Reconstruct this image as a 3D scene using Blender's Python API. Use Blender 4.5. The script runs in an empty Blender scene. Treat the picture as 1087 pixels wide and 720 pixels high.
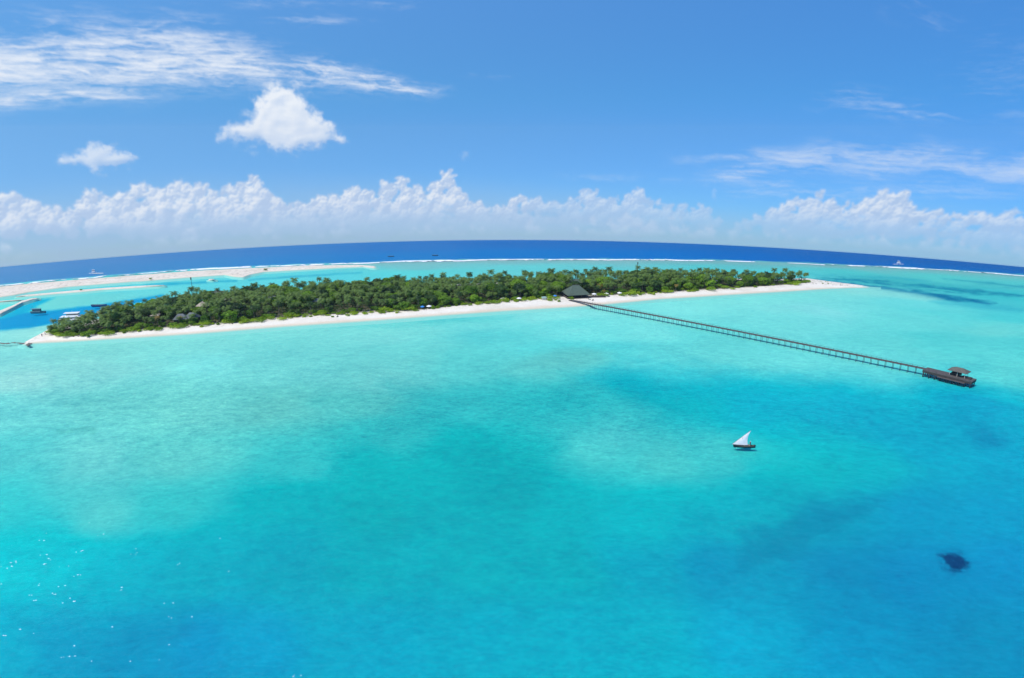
import bpy, math, random
import numpy as np
from math import radians, sin, cos, tan, pi, sqrt, atan2, asin

random.seed(7)
rng = np.random.default_rng(7)
scene = bpy.context.scene
COL = scene.collection

# ------------------------------------------------------------------ camera
H = 95.0                       # flying height (m)
PITCH = radians(17.23)
DIP = radians(8.62)            # dip of the curved sea horizon
R = H * cos(DIP) / (1 - cos(DIP))
F, W, HH = 700.0, 1087.0, 720.0

cam_d = bpy.data.cameras.new('camera')
cam = bpy.data.objects.new('camera', cam_d)
COL.objects.link(cam)
cam.location = (0, 0, H)
cam.rotation_euler = (pi / 2 - PITCH, 0, 0)
cam_d.sensor_fit = 'HORIZONTAL'
cam_d.sensor_width = 36.0
cam_d.lens = F / W * 36.0
cam_d.clip_start = 1.0
cam_d.clip_end = 20000.0
scene.camera = cam

# ------------------------------------------------------------------ light
SUN_EL, SUN_AZ = radians(57), radians(-128)      # azimuth from +Y towards +X
SUN_STRENGTH, SKY_STRENGTH, EXPOSURE = 4.2, 0.13, 0.0
sd = bpy.data.lights.new('sun', 'SUN')
sd.energy = SUN_STRENGTH
sd.angle = radians(0.53)
sd.color = (1.0, 0.955, 0.89)
sun = bpy.data.objects.new('sun', sd)
COL.objects.link(sun)
sdir = np.array([sin(SUN_AZ) * cos(SUN_EL), cos(SUN_AZ) * cos(SUN_EL), sin(SUN_EL)])
import mathutils
sun.rotation_euler = mathutils.Vector(sdir).to_track_quat('Z', 'Y').to_euler()
sun.location = (0, 0, 300)

scene.view_settings.view_transform = 'Standard'
scene.view_settings.look = 'None'
scene.view_settings.gamma = 1.0
scene.view_settings.exposure = EXPOSURE
scene.view_settings.use_curve_mapping = False
scene.cycles.use_denoising = True
scene.cycles.max_bounces = 6
scene.cycles.diffuse_bounces = 2
scene.cycles.glossy_bounces = 2
scene.cycles.transmission_bounces = 3
scene.cycles.transparent_max_bounces = 8
scene.cycles.sample_clamp_indirect = 4.0

# ------------------------------------------------------------------ place geometry helpers
FW = np.array([0, cos(PITCH), -sin(PITCH)])
UP = np.array([0, sin(PITCH), cos(PITCH)])

def project(x, y, z):
    dz = z - H
    d = y * FW[1] + dz * FW[2]
    u = y * UP[1] + dz * UP[2]
    return W / 2 + F * x / d, HH / 2 - F * u / d

def surf(x, y, z=0.0):
    "height of the curved sea surface, plus z"
    return np.sqrt((R + z) ** 2 - x * x - y * y) - R

def ground(px, py, z=0.0):
    "point z metres above the sea seen in the direction px, py"
    px = np.asarray(px, float); py = np.asarray(py, float)
    X = (px - W / 2) / F; Y = (HH / 2 - py) / F
    d = np.stack([X, FW[1] + Y * UP[1], FW[2] + Y * UP[2]], -1)
    d /= np.linalg.norm(d, axis=-1, keepdims=True)
    cz = H + R
    b = d[..., 2] * cz
    c = cz * cz - (R + z) ** 2
    disc = np.maximum(b * b - c, 0)
    t = -b - np.sqrt(disc)
    return np.stack([d[..., 0] * t, d[..., 1] * t, H + d[..., 2] * t], -1)

def G(px, py, z=0.0):
    p = ground(px, py, z)
    return (float(p[0]), float(p[1]), float(p[2]))

def slant(p):
    return sqrt(p[0] ** 2 + p[1] ** 2 + (p[2] - H) ** 2)

def PL(pts):
    a = np.array(pts, float)
    return lambda x: np.interp(x, a[:, 0], a[:, 1])

horizon = PL([(-300, 330), (0, 282), (100, 273), (200, 266), (300, 260), (400, 256), (543, 254), (700, 256), (800, 261), (900, 267.5), (1000, 276), (1087, 283), (1400, 330)])

# ------------------------------------------------------------------ numpy noise
def _hash(ix, iy, s):
    h = (ix.astype(np.int64) * 374761393 + iy.astype(np.int64) * 668265263 + s * 974634777) & 0xFFFFFFFF
    h = ((h ^ (h >> 13)) * 1274126177) & 0xFFFFFFFF
    return ((h ^ (h >> 16)) & 0xFFFF) / 65535.0

def vnoise(x, y, s=0):
    x0 = np.floor(x); y0 = np.floor(y)
    fx = x - x0; fy = y - y0
    fx = fx * fx * fx * (fx * (fx * 6 - 15) + 10); fy = fy * fy * fy * (fy * (fy * 6 - 15) + 10)
    a = _hash(x0, y0, s); b = _hash(x0 + 1, y0, s); c = _hash(x0, y0 + 1, s); d = _hash(x0 + 1, y0 + 1, s)
    return (a + (b - a) * fx) * (1 - fy) + (c + (d - c) * fx) * fy

def fbm(x, y, s=0, o=5, g=0.5):
    r = np.zeros(np.broadcast(x, y).shape); a = 1.0; t = 0
    for i in range(o):
        r = r + a * vnoise(x, y, s + i * 17); t += a
        a *= g
        x, y = x * 1.93 + y * 0.41 + 3.1, y * 1.93 - x * 0.41 + 7.7
    return r / t

def sstep(a, b, x):
    t = np.clip((x - a) / (b - a), 0, 1)
    return t * t * (3 - 2 * t)

# ------------------------------------------------------------------ mesh helpers
class MB:
    def __init__(s): s.v = []; s.f = []; s.m = []; s.n = 0; s.mi = 0
    def add(s, v, f):
        v = [tuple(map(float, q)) for q in v]
        s.v += v; s.f += [tuple(i + s.n for i in q) for q in f]; s.m += [s.mi] * len(f); s.n += len(v)
    def box(s, c, d, rz=0.0, taper=1.0):
        x, y, z = d[0] / 2, d[1] / 2, d[2] / 2
        P = []
        for k, t in ((-1, 1.0), (1, taper)):
            for a, b in ((-1, -1), (1, -1), (1, 1), (-1, 1)):
                X, Y = a * x * t, b * y * t
                P.append((c[0] + X * cos(rz) - Y * sin(rz), c[1] + X * sin(rz) + Y * cos(rz), c[2] + k * z))
        s.add(P, [(3, 2, 1, 0), (4, 5, 6, 7), (0, 1, 5, 4), (1, 2, 6, 5), (2, 3, 7, 6), (3, 0, 4, 7)])
    def tube(s, a, b, r0, r1=None, n=6):
        r1 = r0 if r1 is None else r1
        a = np.array(a, float); b = np.array(b, float); d = b - a
        d /= np.linalg.norm(d) + 1e-9
        u = np.cross(d, (0, 0, 1.0));
        if np.linalg.norm(u) < 1e-3: u = np.array((1.0, 0, 0))
        u /= np.linalg.norm(u); w = np.cross(d, u)
        P = [a + r0 * (u * cos(2 * pi * i / n) + w * sin(2 * pi * i / n)) for i in range(n)]
        P += [b + r1 * (u * cos(2 * pi * i / n) + w * sin(2 * pi * i / n)) for i in range(n)]
        fs = [(i, (i + 1) % n, n + (i + 1) % n, n + i) for i in range(n)] + [tuple(range(n))[::-1], tuple(range(n, 2 * n))]
        s.add(P, fs)
    def prism(s, ring, z0, z1, fx=1.0):
        n = len(ring)
        P = [(x, y, z0) for x, y in ring] + [(x * fx, y * fx, z1) for x, y in ring]
        s.add(P, [(i, (i + 1) % n, n + (i + 1) % n, n + i) for i in range(n)] + [tuple(range(n))[::-1], tuple(range(n, 2 * n))])
    def mesh(s, name, mats, smooth=False):
        me = bpy.data.meshes.new(name)
        me.from_pydata(s.v, [], s.f)
        for m in (mats if isinstance(mats, (list, tuple)) else [mats]): me.materials.append(m)
        me.polygons.foreach_set('material_index', s.m)
        if smooth: me.polygons.foreach_set('use_smooth', [True] * len(s.f))
        me.update()
        return me

def quads_mesh(name, V, mat, smooth=False, attrs=None):
    "V: (n,4,3) array of separate quads"
    n = len(V)
    me = bpy.data.meshes.new(name)
    me.vertices.add(n * 4); me.vertices.foreach_set('co', V.reshape(-1).astype(np.float32))
    me.loops.add(n * 4); me.loops.foreach_set('vertex_index', np.arange(n * 4, dtype=np.int32))
    me.polygons.add(n); me.polygons.foreach_set('loop_start', np.arange(0, n * 4, 4, dtype=np.int32))
    me.polygons.foreach_set('loop_total', np.full(n, 4, dtype=np.int32))
    me.update(calc_edges=True)
    me.materials.append(mat)
    return me

def grid_mesh(name, P, mat, attrs=None, colors=None, keep=None, wrap=False):
    "P: (rows, cols, 3)"
    r, c = P.shape[:2]
    me = bpy.data.meshes.new(name)
    i = np.arange(r * c).reshape(r, c)
    if wrap: i = np.concatenate([i, i[:, :1]], 1)
    q = np.stack([i[:-1, :-1], i[:-1, 1:], i[1:, 1:], i[1:, :-1]], -1).reshape(-1, 4)
    if keep is not None: q = q[keep.reshape(-1)]
    n = len(q)
    me.vertices.add(r * c); me.vertices.foreach_set('co', P.reshape(-1).astype(np.float32))
    me.loops.add(n * 4); me.loops.foreach_set('vertex_index', q.reshape(-1).astype(np.int32))
    me.polygons.add(n); me.polygons.foreach_set('loop_start', np.arange(0, n * 4, 4, dtype=np.int32))
    me.polygons.foreach_set('loop_total', np.full(n, 4, dtype=np.int32))
    me.polygons.foreach_set('use_smooth', np.ones(n, dtype=bool))
    me.update(calc_edges=True)
    for k, a in (attrs or {}).items():
        at = me.attributes.new(k, 'FLOAT', 'POINT'); at.data.foreach_set('value', a.reshape(-1).astype(np.float32))
    for k, a in (colors or {}).items():
        at = me.attributes.new(k, 'FLOAT_COLOR', 'POINT')
        rgba = np.concatenate([a.reshape(-1, 3), np.ones((r * c, 1))], 1)
        at.data.foreach_set('color', rgba.reshape(-1).astype(np.float32))
    me.materials.append(mat)
    return me

def obj(name, me, parent=None, loc=(0, 0, 0), rz=0.0):
    o = bpy.data.objects.new(name, me); COL.objects.link(o)
    o.location = loc; o.rotation_euler = (0, 0, rz)
    if parent is not None: o.parent = parent
    return o

def tag(o, label, cat, group=None):
    o['label'] = label; o['category'] = cat
    if group: o['group'] = group
    return o

def thing(name, label, cat, loc, rz=0.0, group=None):
    o = obj(name, None, None, loc, rz)
    o.empty_display_size = 1
    return tag(o, label, cat, group)

def struct(o, kind='structure'):
    o['kind'] = kind
    return o

def dup(root, loc, rz=0.0, label=None, scale=1.0, name=None):
    r = root.copy(); COL.objects.link(r); r.location = loc; r.rotation_euler = (0, 0, rz); r.scale = (scale,) * 3
    if label: r['label'] = label
    for ch in root.children:
        c = ch.copy(); COL.objects.link(c); c.parent = r
        for g in ch.children:
            d = g.copy(); COL.objects.link(d); d.parent = c
    return r

# ------------------------------------------------------------------ materials
def srgb(c):
    c = np.asarray(c, float) / 255.0
    return np.where(c <= 0.04045, c / 12.92, ((c + 0.055) / 1.055) ** 2.4)

class N:
    def __init__(s, name):
        s.m = bpy.data.materials.new(name); s.m.use_nodes = True
        s.t = s.m.node_tree; s.t.nodes.clear()
        s.out = s.t.nodes.new('ShaderNodeOutputMaterial')
    def n(s, typ, **kw):
        nd = s.t.nodes.new(typ)
        for k, v in kw.items():
            if isinstance(k, str) and hasattr(nd, k) and k not in nd.inputs: setattr(nd, k, v)
        return nd
    def l(s, a, b): s.t.links.new(a, b)
    def val(s, sock, v):
        if hasattr(v, 'is_output') or isinstance(v, bpy.types.NodeSocket): s.l(v, sock)
        else: sock.default_value = v
    def math(s, op, a, b=0.0, clamp=False):
        nd = s.n('ShaderNodeMath', operation=op); nd.use_clamp = clamp
        s.val(nd.inputs[0], a); s.val(nd.inputs[1], b); return nd.outputs[0]
    def mix(s, fac, a, b, blend='MIX'):
        nd = s.t.nodes.new('ShaderNodeMix'); nd.data_type = 'RGBA'; nd.blend_type = blend
        s.val(nd.inputs[0], fac); s.val(nd.inputs[6], a); s.val(nd.inputs[7], b); return nd.outputs[2]
    def noise(s, scale, detail=4, rough=0.55, vec=None, dist=0.0):
        nd = s.t.nodes.new('ShaderNodeTexNoise'); nd.inputs['Scale'].default_value = scale
        nd.inputs['Detail'].default_value = detail; nd.inputs['Roughness'].default_value = rough
        nd.inputs['Distortion'].default_value = dist
        if vec is not None: s.l(vec, nd.inputs['Vector'])
        return nd.outputs[0]
    def attr(s, name, color=False):
        nd = s.t.nodes.new('ShaderNodeAttribute'); nd.attribute_name = name
        return nd.outputs['Color'] if color else nd.outputs['Fac']
    def coords(s, which='Object'): return s.t.nodes.new('ShaderNodeTexCoord').outputs[which]
    def ramp(s, fac, stops):
        nd = s.t.nodes.new('ShaderNodeValToRGB'); e = nd.color_ramp.elements
        while len(e) < len(stops): e.new(0.5)
        for i, (p, c) in enumerate(stops):
            e[i].position = p; e[i].color = (*c, 1) if len(c) == 3 else c
        s.l(fac, nd.inputs[0]); return nd.outputs[0]
    def mapv(s, vec, scale=(1, 1, 1), rot=(0, 0, 0)):
        nd = s.t.nodes.new('ShaderNodeMapping'); s.l(vec, nd.inputs[0])
        nd.inputs['Scale'].default_value = scale; nd.inputs['Rotation'].default_value = rot
        return nd.outputs[0]
    def bump(s, h, dist, strength=1.0):
        nd = s.t.nodes.new('ShaderNodeBump'); s.l(h, nd.inputs['Height'])
        nd.inputs['Distance'].default_value = dist; nd.inputs['Strength'].default_value = strength
        return nd.outputs[0]

def simple(name, col, rough=0.7, var=0.25, scale=2.0, metal=0.0, spec=0.3):
    n = N(name)
    p = n.n('ShaderNodeBsdfPrincipled'); p.inputs['Roughness'].default_value = rough
    p.inputs['Metallic'].default_value = metal; p.inputs['Specular IOR Level'].default_value = spec
    nz = n.noise(scale, 4, 0.6, n.coords())
    c = n.ramp(nz, [(0.3, tuple(v * (1 - var) for v in col)), (0.7, tuple(min(1, v * (1 + var)) for v in col))])
    n.l(c, p.inputs['Base Color']); n.l(p.outputs[0], n.out.inputs[0])
    return n.m

def foliage(name, a, b, rough=0.5, trans=0.3, spec=0.4, patch=None):
    "leaf material: colour varies from tree to tree and from clump to clump"
    n = N(name)
    info = n.n('ShaderNodeObjectInfo').outputs['Random']
    geo = n.n('ShaderNodeNewGeometry').outputs['Random Per Island']
    nz = n.noise(0.35 if patch is None else patch, 3, 0.6, n.n('ShaderNodeNewGeometry').outputs['Position'])
    nw = n.noise(0.11, 3, 0.6, n.n('ShaderNodeNewGeometry').outputs['Position'])
    f = n.math('ADD', n.math('MULTIPLY', info, 0.35), n.math('ADD', n.math('MULTIPLY', geo, 0.3), n.math('ADD', n.math('MULTIPLY', nz, 0.35), n.math('MULTIPLY', n.math('SUBTRACT', nw, 0.4), 0.7))))
    c = n.ramp(f, [(0.3, a), (0.85, b)])
    p = n.n('ShaderNodeBsdfPrincipled'); p.inputs['Roughness'].default_value = rough
    p.inputs['Specular IOR Level'].default_value = spec
    n.l(c, p.inputs['Base Color'])
    t = n.n('ShaderNodeBsdfTranslucent'); n.l(n.mix(1.0, c, (1.0, 1.0, 0.5, 1), 'MULTIPLY'), t.inputs[0])
    mx = n.n('ShaderNodeMixShader'); mx.inputs[0].default_value = trans
    n.l(p.outputs[0], mx.inputs[1]); n.l(t.outputs[0], mx.inputs[2]); n.l(mx.outputs[0], n.out.inputs[0])
    return n.m

M = {}
M['palm'] = foliage('palm_frond', (0.010, 0.042, 0.005), (0.155, 0.25, 0.045), 0.5, 0.22, 0.3)
M['palm_gold'] = foliage('yellowing_frond', (0.16, 0.14, 0.02), (0.36, 0.25, 0.05), 0.45, 0.3, 0.4)
M['leaf'] = foliage('broad_leaf', (0.04, 0.12, 0.006), (0.23, 0.41, 0.02), 0.5, 0.25, 0.35)
M['leaf_dark'] = foliage('dark_leaf', (0.016, 0.05, 0.01), (0.06, 0.13, 0.02), 0.5, 0.2, 0.35)
M['scrub'] = foliage('beach_scrub_leaf', (0.14, 0.27, 0.01), (0.38, 0.52, 0.025), 0.55, 0.3, 0.3)
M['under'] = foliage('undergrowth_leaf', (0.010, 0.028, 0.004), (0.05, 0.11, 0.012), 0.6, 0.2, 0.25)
M['trunk'] = simple('palm_trunk', (0.15, 0.125, 0.10), 0.85)
M['bark'] = simple('bark', (0.16, 0.12, 0.09), 0.9)
M['wood'] = simple('weathered_deck_wood', (0.088, 0.08, 0.076), 0.8, 0.35, 1.2)
M['darkwood'] = simple('dark_timber', (0.055, 0.045, 0.04), 0.75, 0.3)
M['thatch'] = simple('thatch', (0.11, 0.105, 0.09), 0.9, 0.3, 1.5)
M['roof'] = simple('green_grey_shingles', (0.078, 0.108, 0.082), 0.8, 0.2, 1.0)
M['greyroof'] = simple('grey_shingles', (0.13, 0.145, 0.15), 0.8, 0.25, 1.0)
M['tanroof'] = simple('tan_roof', (0.42, 0.36, 0.28), 0.8, 0.2, 1.0)
M['plaster'] = simple('pale_plaster', (0.62, 0.58, 0.5), 0.8, 0.1)
M['white'] = simple('white_paint', (0.8, 0.8, 0.8), 0.4, 0.06)
def sail_mat():
    n = N('sail_cloth'); d = n.n('ShaderNodeBsdfDiffuse'); t = n.n('ShaderNodeBsdfTranslucent'); m_ = n.n('ShaderNodeMixShader')
    c = n.ramp(n.noise(0.9, 3, 0.5, n.coords()), [(0.3, (0.68, 0.66, 0.68)), (0.7, (0.8, 0.78, 0.8))])
    n.l(c, d.inputs[0]); n.l(c, t.inputs[0]); m_.inputs[0].default_value = 0.2
    n.l(d.outputs[0], m_.inputs[1]); n.l(t.outputs[0], m_.inputs[2]); n.l(m_.outputs[0], n.out.inputs[0]); return n.m
M['sail'] = sail_mat()
M['hull'] = simple('dark_hull_paint', (0.02, 0.028, 0.04), 0.4, 0.3)
M['bluehull'] = simple('blue_hull_paint', (0.03, 0.1, 0.22), 0.4, 0.3)
M['greyhull'] = simple('grey_green_hull', (0.14, 0.22, 0.22), 0.5, 0.3)
M['glass'] = simple('dark_window_glass', (0.02, 0.03, 0.04), 0.1, 0.2)
M['blue'] = simple('blue_canvas', (0.05, 0.25, 0.65), 0.7, 0.15)
M['canvas'] = simple('white_canvas', (0.78, 0.78, 0.76), 0.7, 0.06)
M['skin'] = simple('skin', (0.25, 0.14, 0.09), 0.6, 0.1)
M['cloth_dark'] = simple('dark_clothing', (0.03, 0.04, 0.07), 0.8, 0.2)
M['cloth_red'] = simple('brick_red_clothing', (0.3, 0.06, 0.04), 0.8, 0.2)
M['cloth_white'] = simple('white_clothing', (0.7, 0.7, 0.7), 0.8, 0.1)
M['hair'] = simple('dark_hair', (0.01, 0.008, 0.007), 0.6, 0.2)
M['rock'] = simple('coral_rock', (0.20, 0.17, 0.15), 0.95, 0.4, 0.8)
M['brush'] = simple('driftwood', (0.30, 0.24, 0.18), 0.9, 0.3, 1.0)

# sand
def sand_mat(name, tone=(1, 1, 1)):
    n = N(name)
    vec = n.coords()
    big = n.noise(0.06, 4, 0.6, vec); fine = n.noise(1.1, 6, 0.7, vec)
    c = n.ramp(n.math('ADD', n.math('MULTIPLY', big, 0.5), n.math('MULTIPLY', fine, 0.5)),
               [(0.34, (0.62, 0.565, 0.47)), (0.5, (0.76, 0.715, 0.63)), (0.66, (0.83, 0.80, 0.73))])
    c = n.mix(1.0, c, (*tone, 1), 'MULTIPLY')
    wet = n.math('MULTIPLY', n.attr('wet'), 0.75)
    c = n.mix(wet, c, (0.60, 0.46, 0.31, 1))
    # wrack and gravel lines
    g = n.noise(0.35, 5, 0.75, n.mapv(vec, (1, 1, 1)))
    gm = n.ramp(g, [(0.54, (0, 0, 0)), (0.62, (1, 1, 1))])
    gf = n.math('MULTIPLY', gm, n.attr('debris'), True)
    c = n.mix(gf, c, (0.30, 0.26, 0.21, 1))
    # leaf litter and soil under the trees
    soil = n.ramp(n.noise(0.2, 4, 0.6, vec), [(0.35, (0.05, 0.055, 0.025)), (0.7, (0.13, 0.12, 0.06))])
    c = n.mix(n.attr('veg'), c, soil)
    # sand under water takes the colour of the water above it
    sub = n.attr('sub')
    c = n.mix(n.math('MULTIPLY', sub, 1.0, True), c, (0.215, 0.60, 0.50, 1))
    p = n.n('ShaderNodeBsdfPrincipled'); p.inputs['Roughness'].default_value = 0.9
    p.inputs['Specular IOR Level'].default_value = 0.15
    n.l(c, p.inputs['Base Color'])
    n.l(n.bump(n.noise(0.8, 5, 0.7, vec), 0.12), p.inputs['Normal'])
    n.l(p.outputs[0], n.out.inputs[0])
    return n.m
M['sand'] = sand_mat('coral_sand', (1.0, 0.985, 0.95))
M['rubble'] = sand_mat('beige_reef_sand', (0.95, 0.895, 0.83))

# seabed seen through the water
def seabed_mat():
    n = N('lagoon_bed')
    vec = n.coords()
    c = n.attr('tint', True)
    a = n.noise(0.03, 7, 0.66, vec, 0.6)
    b = n.noise(0.22, 5, 0.65, n.mapv(vec, (1, 1.6, 1), (0, 0, 0.5)))
    e = n.noise(0.95, 5, 0.78, n.mapv(vec, (0.7, 1.25, 1), (0, 0, -0.35)), 0.5)
    k = n.math('ADD', n.math('MULTIPLY', n.math('SUBTRACT', a, 0.5), 0.38), n.math('MULTIPLY', n.math('SUBTRACT', b, 0.5), 0.52))
    k = n.math('ADD', k, n.math('MULTIPLY', n.math('SUBTRACT', e, 0.5), 0.85))
    k = n.math('MULTIPLY', k, n.attr('mottle'))
    hv = n.n('ShaderNodeCombineColor')
    g1 = n.math('ADD', 1.0, k)
    n.l(n.math('ADD', 1.0, n.math('MULTIPLY', k, 1.6)), hv.inputs[0]); n.l(g1, hv.inputs[1]); n.l(n.math('ADD', 1.0, n.math('MULTIPLY', k, 0.7)), hv.inputs[2])
    c = n.mix(1.0, c, hv.outputs[0], 'MULTIPLY')
    d = n.n('ShaderNodeBsdfDiffuse'); n.l(c, d.inputs[0]); n.l(d.outputs[0], n.out.inputs[0])
    return n.m
M['seabed'] = seabed_mat()

def water_mat():
    n = N('sea_water')
    vec = n.coords()
    # wind ripples running across the lagoon, chop on top, long swell below
    r1 = n.noise(0.9, 6, 0.68, n.mapv(vec, (0.55, 1.5, 1), (0, 0, radians(-28))), 0.4)
    r2 = n.noise(0.22, 4, 0.6, n.mapv(vec, (0.5, 1.3, 1), (0, 0, radians(-20))), 0.5)
    r3 = n.noise(0.035, 3, 0.55, n.mapv(vec, (0.4, 1.4, 1), (0, 0, radians(-10))))
    h = n.math('ADD', n.math('MULTIPLY', r1, 0.55), n.math('ADD', n.math('MULTIPLY', r2, 0.9), n.math('MULTIPLY', r3, 2.0)))
    nb = n.bump(h, 1.9)
    fr = n.n('ShaderNodeFresnel'); fr.inputs[0].default_value = 1.33; n.l(nb, fr.inputs['Normal'])
    fac = n.math('MINIMUM', n.math('MULTIPLY', fr.outputs[0], 0.42), 0.12)
    g = n.n('ShaderNodeBsdfGlossy'); g.inputs['Roughness'].default_value = 0.12; n.l(nb, g.inputs['Normal'])
    t = n.n('ShaderNodeBsdfTransparent')
    mx = n.n('ShaderNodeMixShader'); n.l(fac, mx.inputs[0]); n.l(t.outputs[0], mx.inputs[1]); n.l(g.outputs[0], mx.inputs[2])
    n.l(mx.outputs[0], n.out.inputs[0])
    return n.m
M['water'] = water_mat()

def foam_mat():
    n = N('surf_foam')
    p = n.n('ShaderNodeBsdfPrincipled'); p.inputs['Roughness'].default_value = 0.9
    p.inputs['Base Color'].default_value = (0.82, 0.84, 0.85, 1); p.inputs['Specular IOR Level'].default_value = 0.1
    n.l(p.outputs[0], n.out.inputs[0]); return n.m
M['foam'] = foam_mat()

# ------------------------------------------------------------------ sky: Nishita plus clouds
# clouds are modelled as heaps of billows in direction space (azimuth, elevation), far beyond everything
def azel(px, py):
    X = (np.asarray(px, float) - W / 2) / F; Y = (HH / 2 - np.asarray(py, float)) / F
    d = np.stack([X, FW[1] + Y * UP[1], FW[2] + Y * UP[2]], -1)
    d /= np.linalg.norm(d, axis=-1, keepdims=True)
    return np.degrees(np.arctan2(d[..., 0], d[..., 1])), np.degrees(np.arcsin(d[..., 2]))

AZ0, AZ1, EL0, EL1 = -60.0, 60.0, -11.0, 25.0
PPD = 20
CW, CH = int((AZ1 - AZ0) * PPD), int((EL1 - EL0) * PPD)
ca, ce = np.meshgrid((np.arange(CW) + 0.5) / PPD + AZ0, (np.arange(CH) + 0.5) / PPD + EL0)

def make_clouds():
    crng = np.random.default_rng(21)
    alpha = np.zeros((CH, CW)); lum = np.ones((CH, CW))
    L = np.array([-0.45, 0.80, 0.40]); L /= np.linalg.norm(L)
    dome = np.full((CH, CW), -9.0)      # billow front surface, degrees towards the viewer
    soft = np.zeros((CH, CW))
    def puff(a, e, r, z=0.0):
        x0 = int((a - r - AZ0) * PPD); x1 = int((a + r - AZ0) * PPD) + 2
        y0 = int((e - r - EL0) * PPD); y1 = int((e + r - EL0) * PPD) + 2
        x0, y0 = max(x0, 0), max(y0, 0); x1, y1 = min(x1, CW), min(y1, CH)
        if x1 <= x0 or y1 <= y0: return
        d2 = ((ca[y0:y1, x0:x1] + wx[y0:y1, x0:x1] - a) ** 2 + (ce[y0:y1, x0:x1] + wy[y0:y1, x0:x1] - e) ** 2) / r ** 2
        s = np.sqrt(np.maximum(1 - d2, 0)) * r + z
        v = dome[y0:y1, x0:x1]; np.maximum(v, np.where(d2 < 1, s, -9), out=v)
        w = soft[y0:y1, x0:x1]; np.maximum(w, 1 - d2, out=w)
    wx = (fbm(ca * 2.2, ce * 2.2, 5, 5, 0.6) - 0.5) * 0.75; wy = (fbm(ca * 2.2, ce * 2.2, 55, 5, 0.6) - 0.5) * 0.75
    def heap(px, ptop, wpx, pbase=243, n=None):
        a, etop = azel(px, ptop); _, eb = azel(px, pbase)
        hgt = etop - eb; w = wpx / 12.2 / 2
        n = n or int(10 + w * hgt * 9)
        for _ in range(n):
            t = crng.uniform(-1, 1)
            top = hgt * (1 - abs(t) ** 1.7 * 0.75)
            u = crng.uniform(0, 1) ** 0.7
            r = (0.27 + 0.45 * crng.random()) * (1.15 - 0.55 * u) * min(1.0, 0.5 + hgt / 6)
            puff(a + t * w, eb + max(top * u - r * 0.6, -0.2), r, crng.uniform(-0.2, 0.25) - 0.5 * u)
            if u > 0.55:
                for _ in range(3):
                    q = crng.uniform(-0.4, pi + 0.4); rr = r * crng.uniform(0.3, 0.55)
                    puff(a + t * w + cos(q) * r, eb + top * u - r * 0.6 + sin(q) * r, rr, crng.uniform(-0.1, 0.3) - 0.5 * u)
    for h in [(-60, 205, 90), (10, 206, 60), (35, 211, 50), (75, 222, 60), (98, 202, 46), (128, 203, 56), (150, 193, 50), (185, 187, 66), (215, 196, 60),
              (243, 195, 52), (266, 185, 48), (285, 205, 40), (312, 215, 46), (345, 204, 60), (375, 196, 50), (395, 200, 50), (420, 184, 52),
              (440, 198, 50), (462, 192, 40), (475, 181, 34), (490, 203, 50), (520, 212, 60), (560, 205, 66), (595, 212, 56), (625, 198, 56),
              (650, 206, 50), (678, 200, 44), (700, 212, 50), (820, 222, 44), (850, 208, 54), (872, 204, 44), (905, 212, 56), (932, 203, 44),
              (948, 193, 34), (965, 212, 50), (990, 222, 54), (1130, 215, 90), (1190, 205, 90), (1250, 215, 90)]:
        heap(*h)
    for h in [(745, 226, 22, 240), (790, 232, 12, 240), (735, 214, 60, 240), (1032, 222, 34, 233), (1065, 233, 46, 255), (1045, 238, 60, 255), (1085, 236, 40, 256)]:
        heap(*h)
    main_dome, main_soft = dome.copy(), soft.copy()
    dome[:] = -9; soft[:] = 0
    for k in range(46):
        hx = crng.uniform(-120, 1200); heap(hx, float(horizon(hx)) - crng.uniform(12, 34), crng.uniform(14, 60), float(horizon(hx)) - 4, int(crng.integers(5, 14)))
    far_dome, far_soft = dome.copy(), soft.copy()
    dome[:] = main_dome; soft[:] = main_soft
    dm = dome.copy()
    # fine billow detail
    dm = np.where(dm < -5, 0, dm) + (fbm(ca * 3, ce * 3, 71, 4, 0.55) - 0.5) * 0.22
    gy, gx = np.gradient(dm, 1.0 / PPD)
    gx = np.clip(gx, -3, 3); gy = np.clip(gy, -3, 3)
    nrm = np.stack([-gx, -gy, np.ones_like(gx)], -1); nrm /= np.linalg.norm(nrm, axis=-1, keepdims=True)
    lam = nrm @ L
    def blur(a, k):
        for ax in (0, 1):
            c = np.cumsum(np.pad(a, [(k + 1, k) if i == ax else (0, 0) for i in (0, 1)], mode='edge'), axis=ax)
            n_ = a.shape[ax]
            a = (np.take(c, range(2 * k + 1, 2 * k + 1 + n_), ax) - np.take(c, range(0, n_), ax)) / (2 * k + 1)
        return a
    body = (dome > -5).astype(float)
    lam = 0.5 * blur(np.where(body > 0, lam, 0.5), 1) + 0.5 * blur(np.where(body > 0, lam, 0.5), 7)
    # height in the bank: bases are greyer and melt into the haze
    base_el = -DIP * 180 / pi
    hgt = np.clip((ce - base_el) / 5.5, 0, 1)
    a1 = sstep(0.0, 0.5, soft + (fbm(ca * 4, ce * 4, 91, 5, 0.62) - 0.5) * 0.55) * body
    a1 = blur(a1, 1)
    holes = sstep(0.30, 0.62, fbm(ca * 0.55, ce * 1.1, 131, 4, 0.55) + 0.30 * hgt + 0.12)
    a1 = blur(a1, 1) * (0.12 + 0.85 * holes) * (0.25 * sstep(0.0, 0.2, hgt) + 0.75 * sstep(0.1, 0.6, hgt))
    lum1 = 0.70 + 0.34 * sstep(0.1, 0.95, lam) * (0.2 + 0.8 * sstep(0.15, 0.75, hgt))
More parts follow.
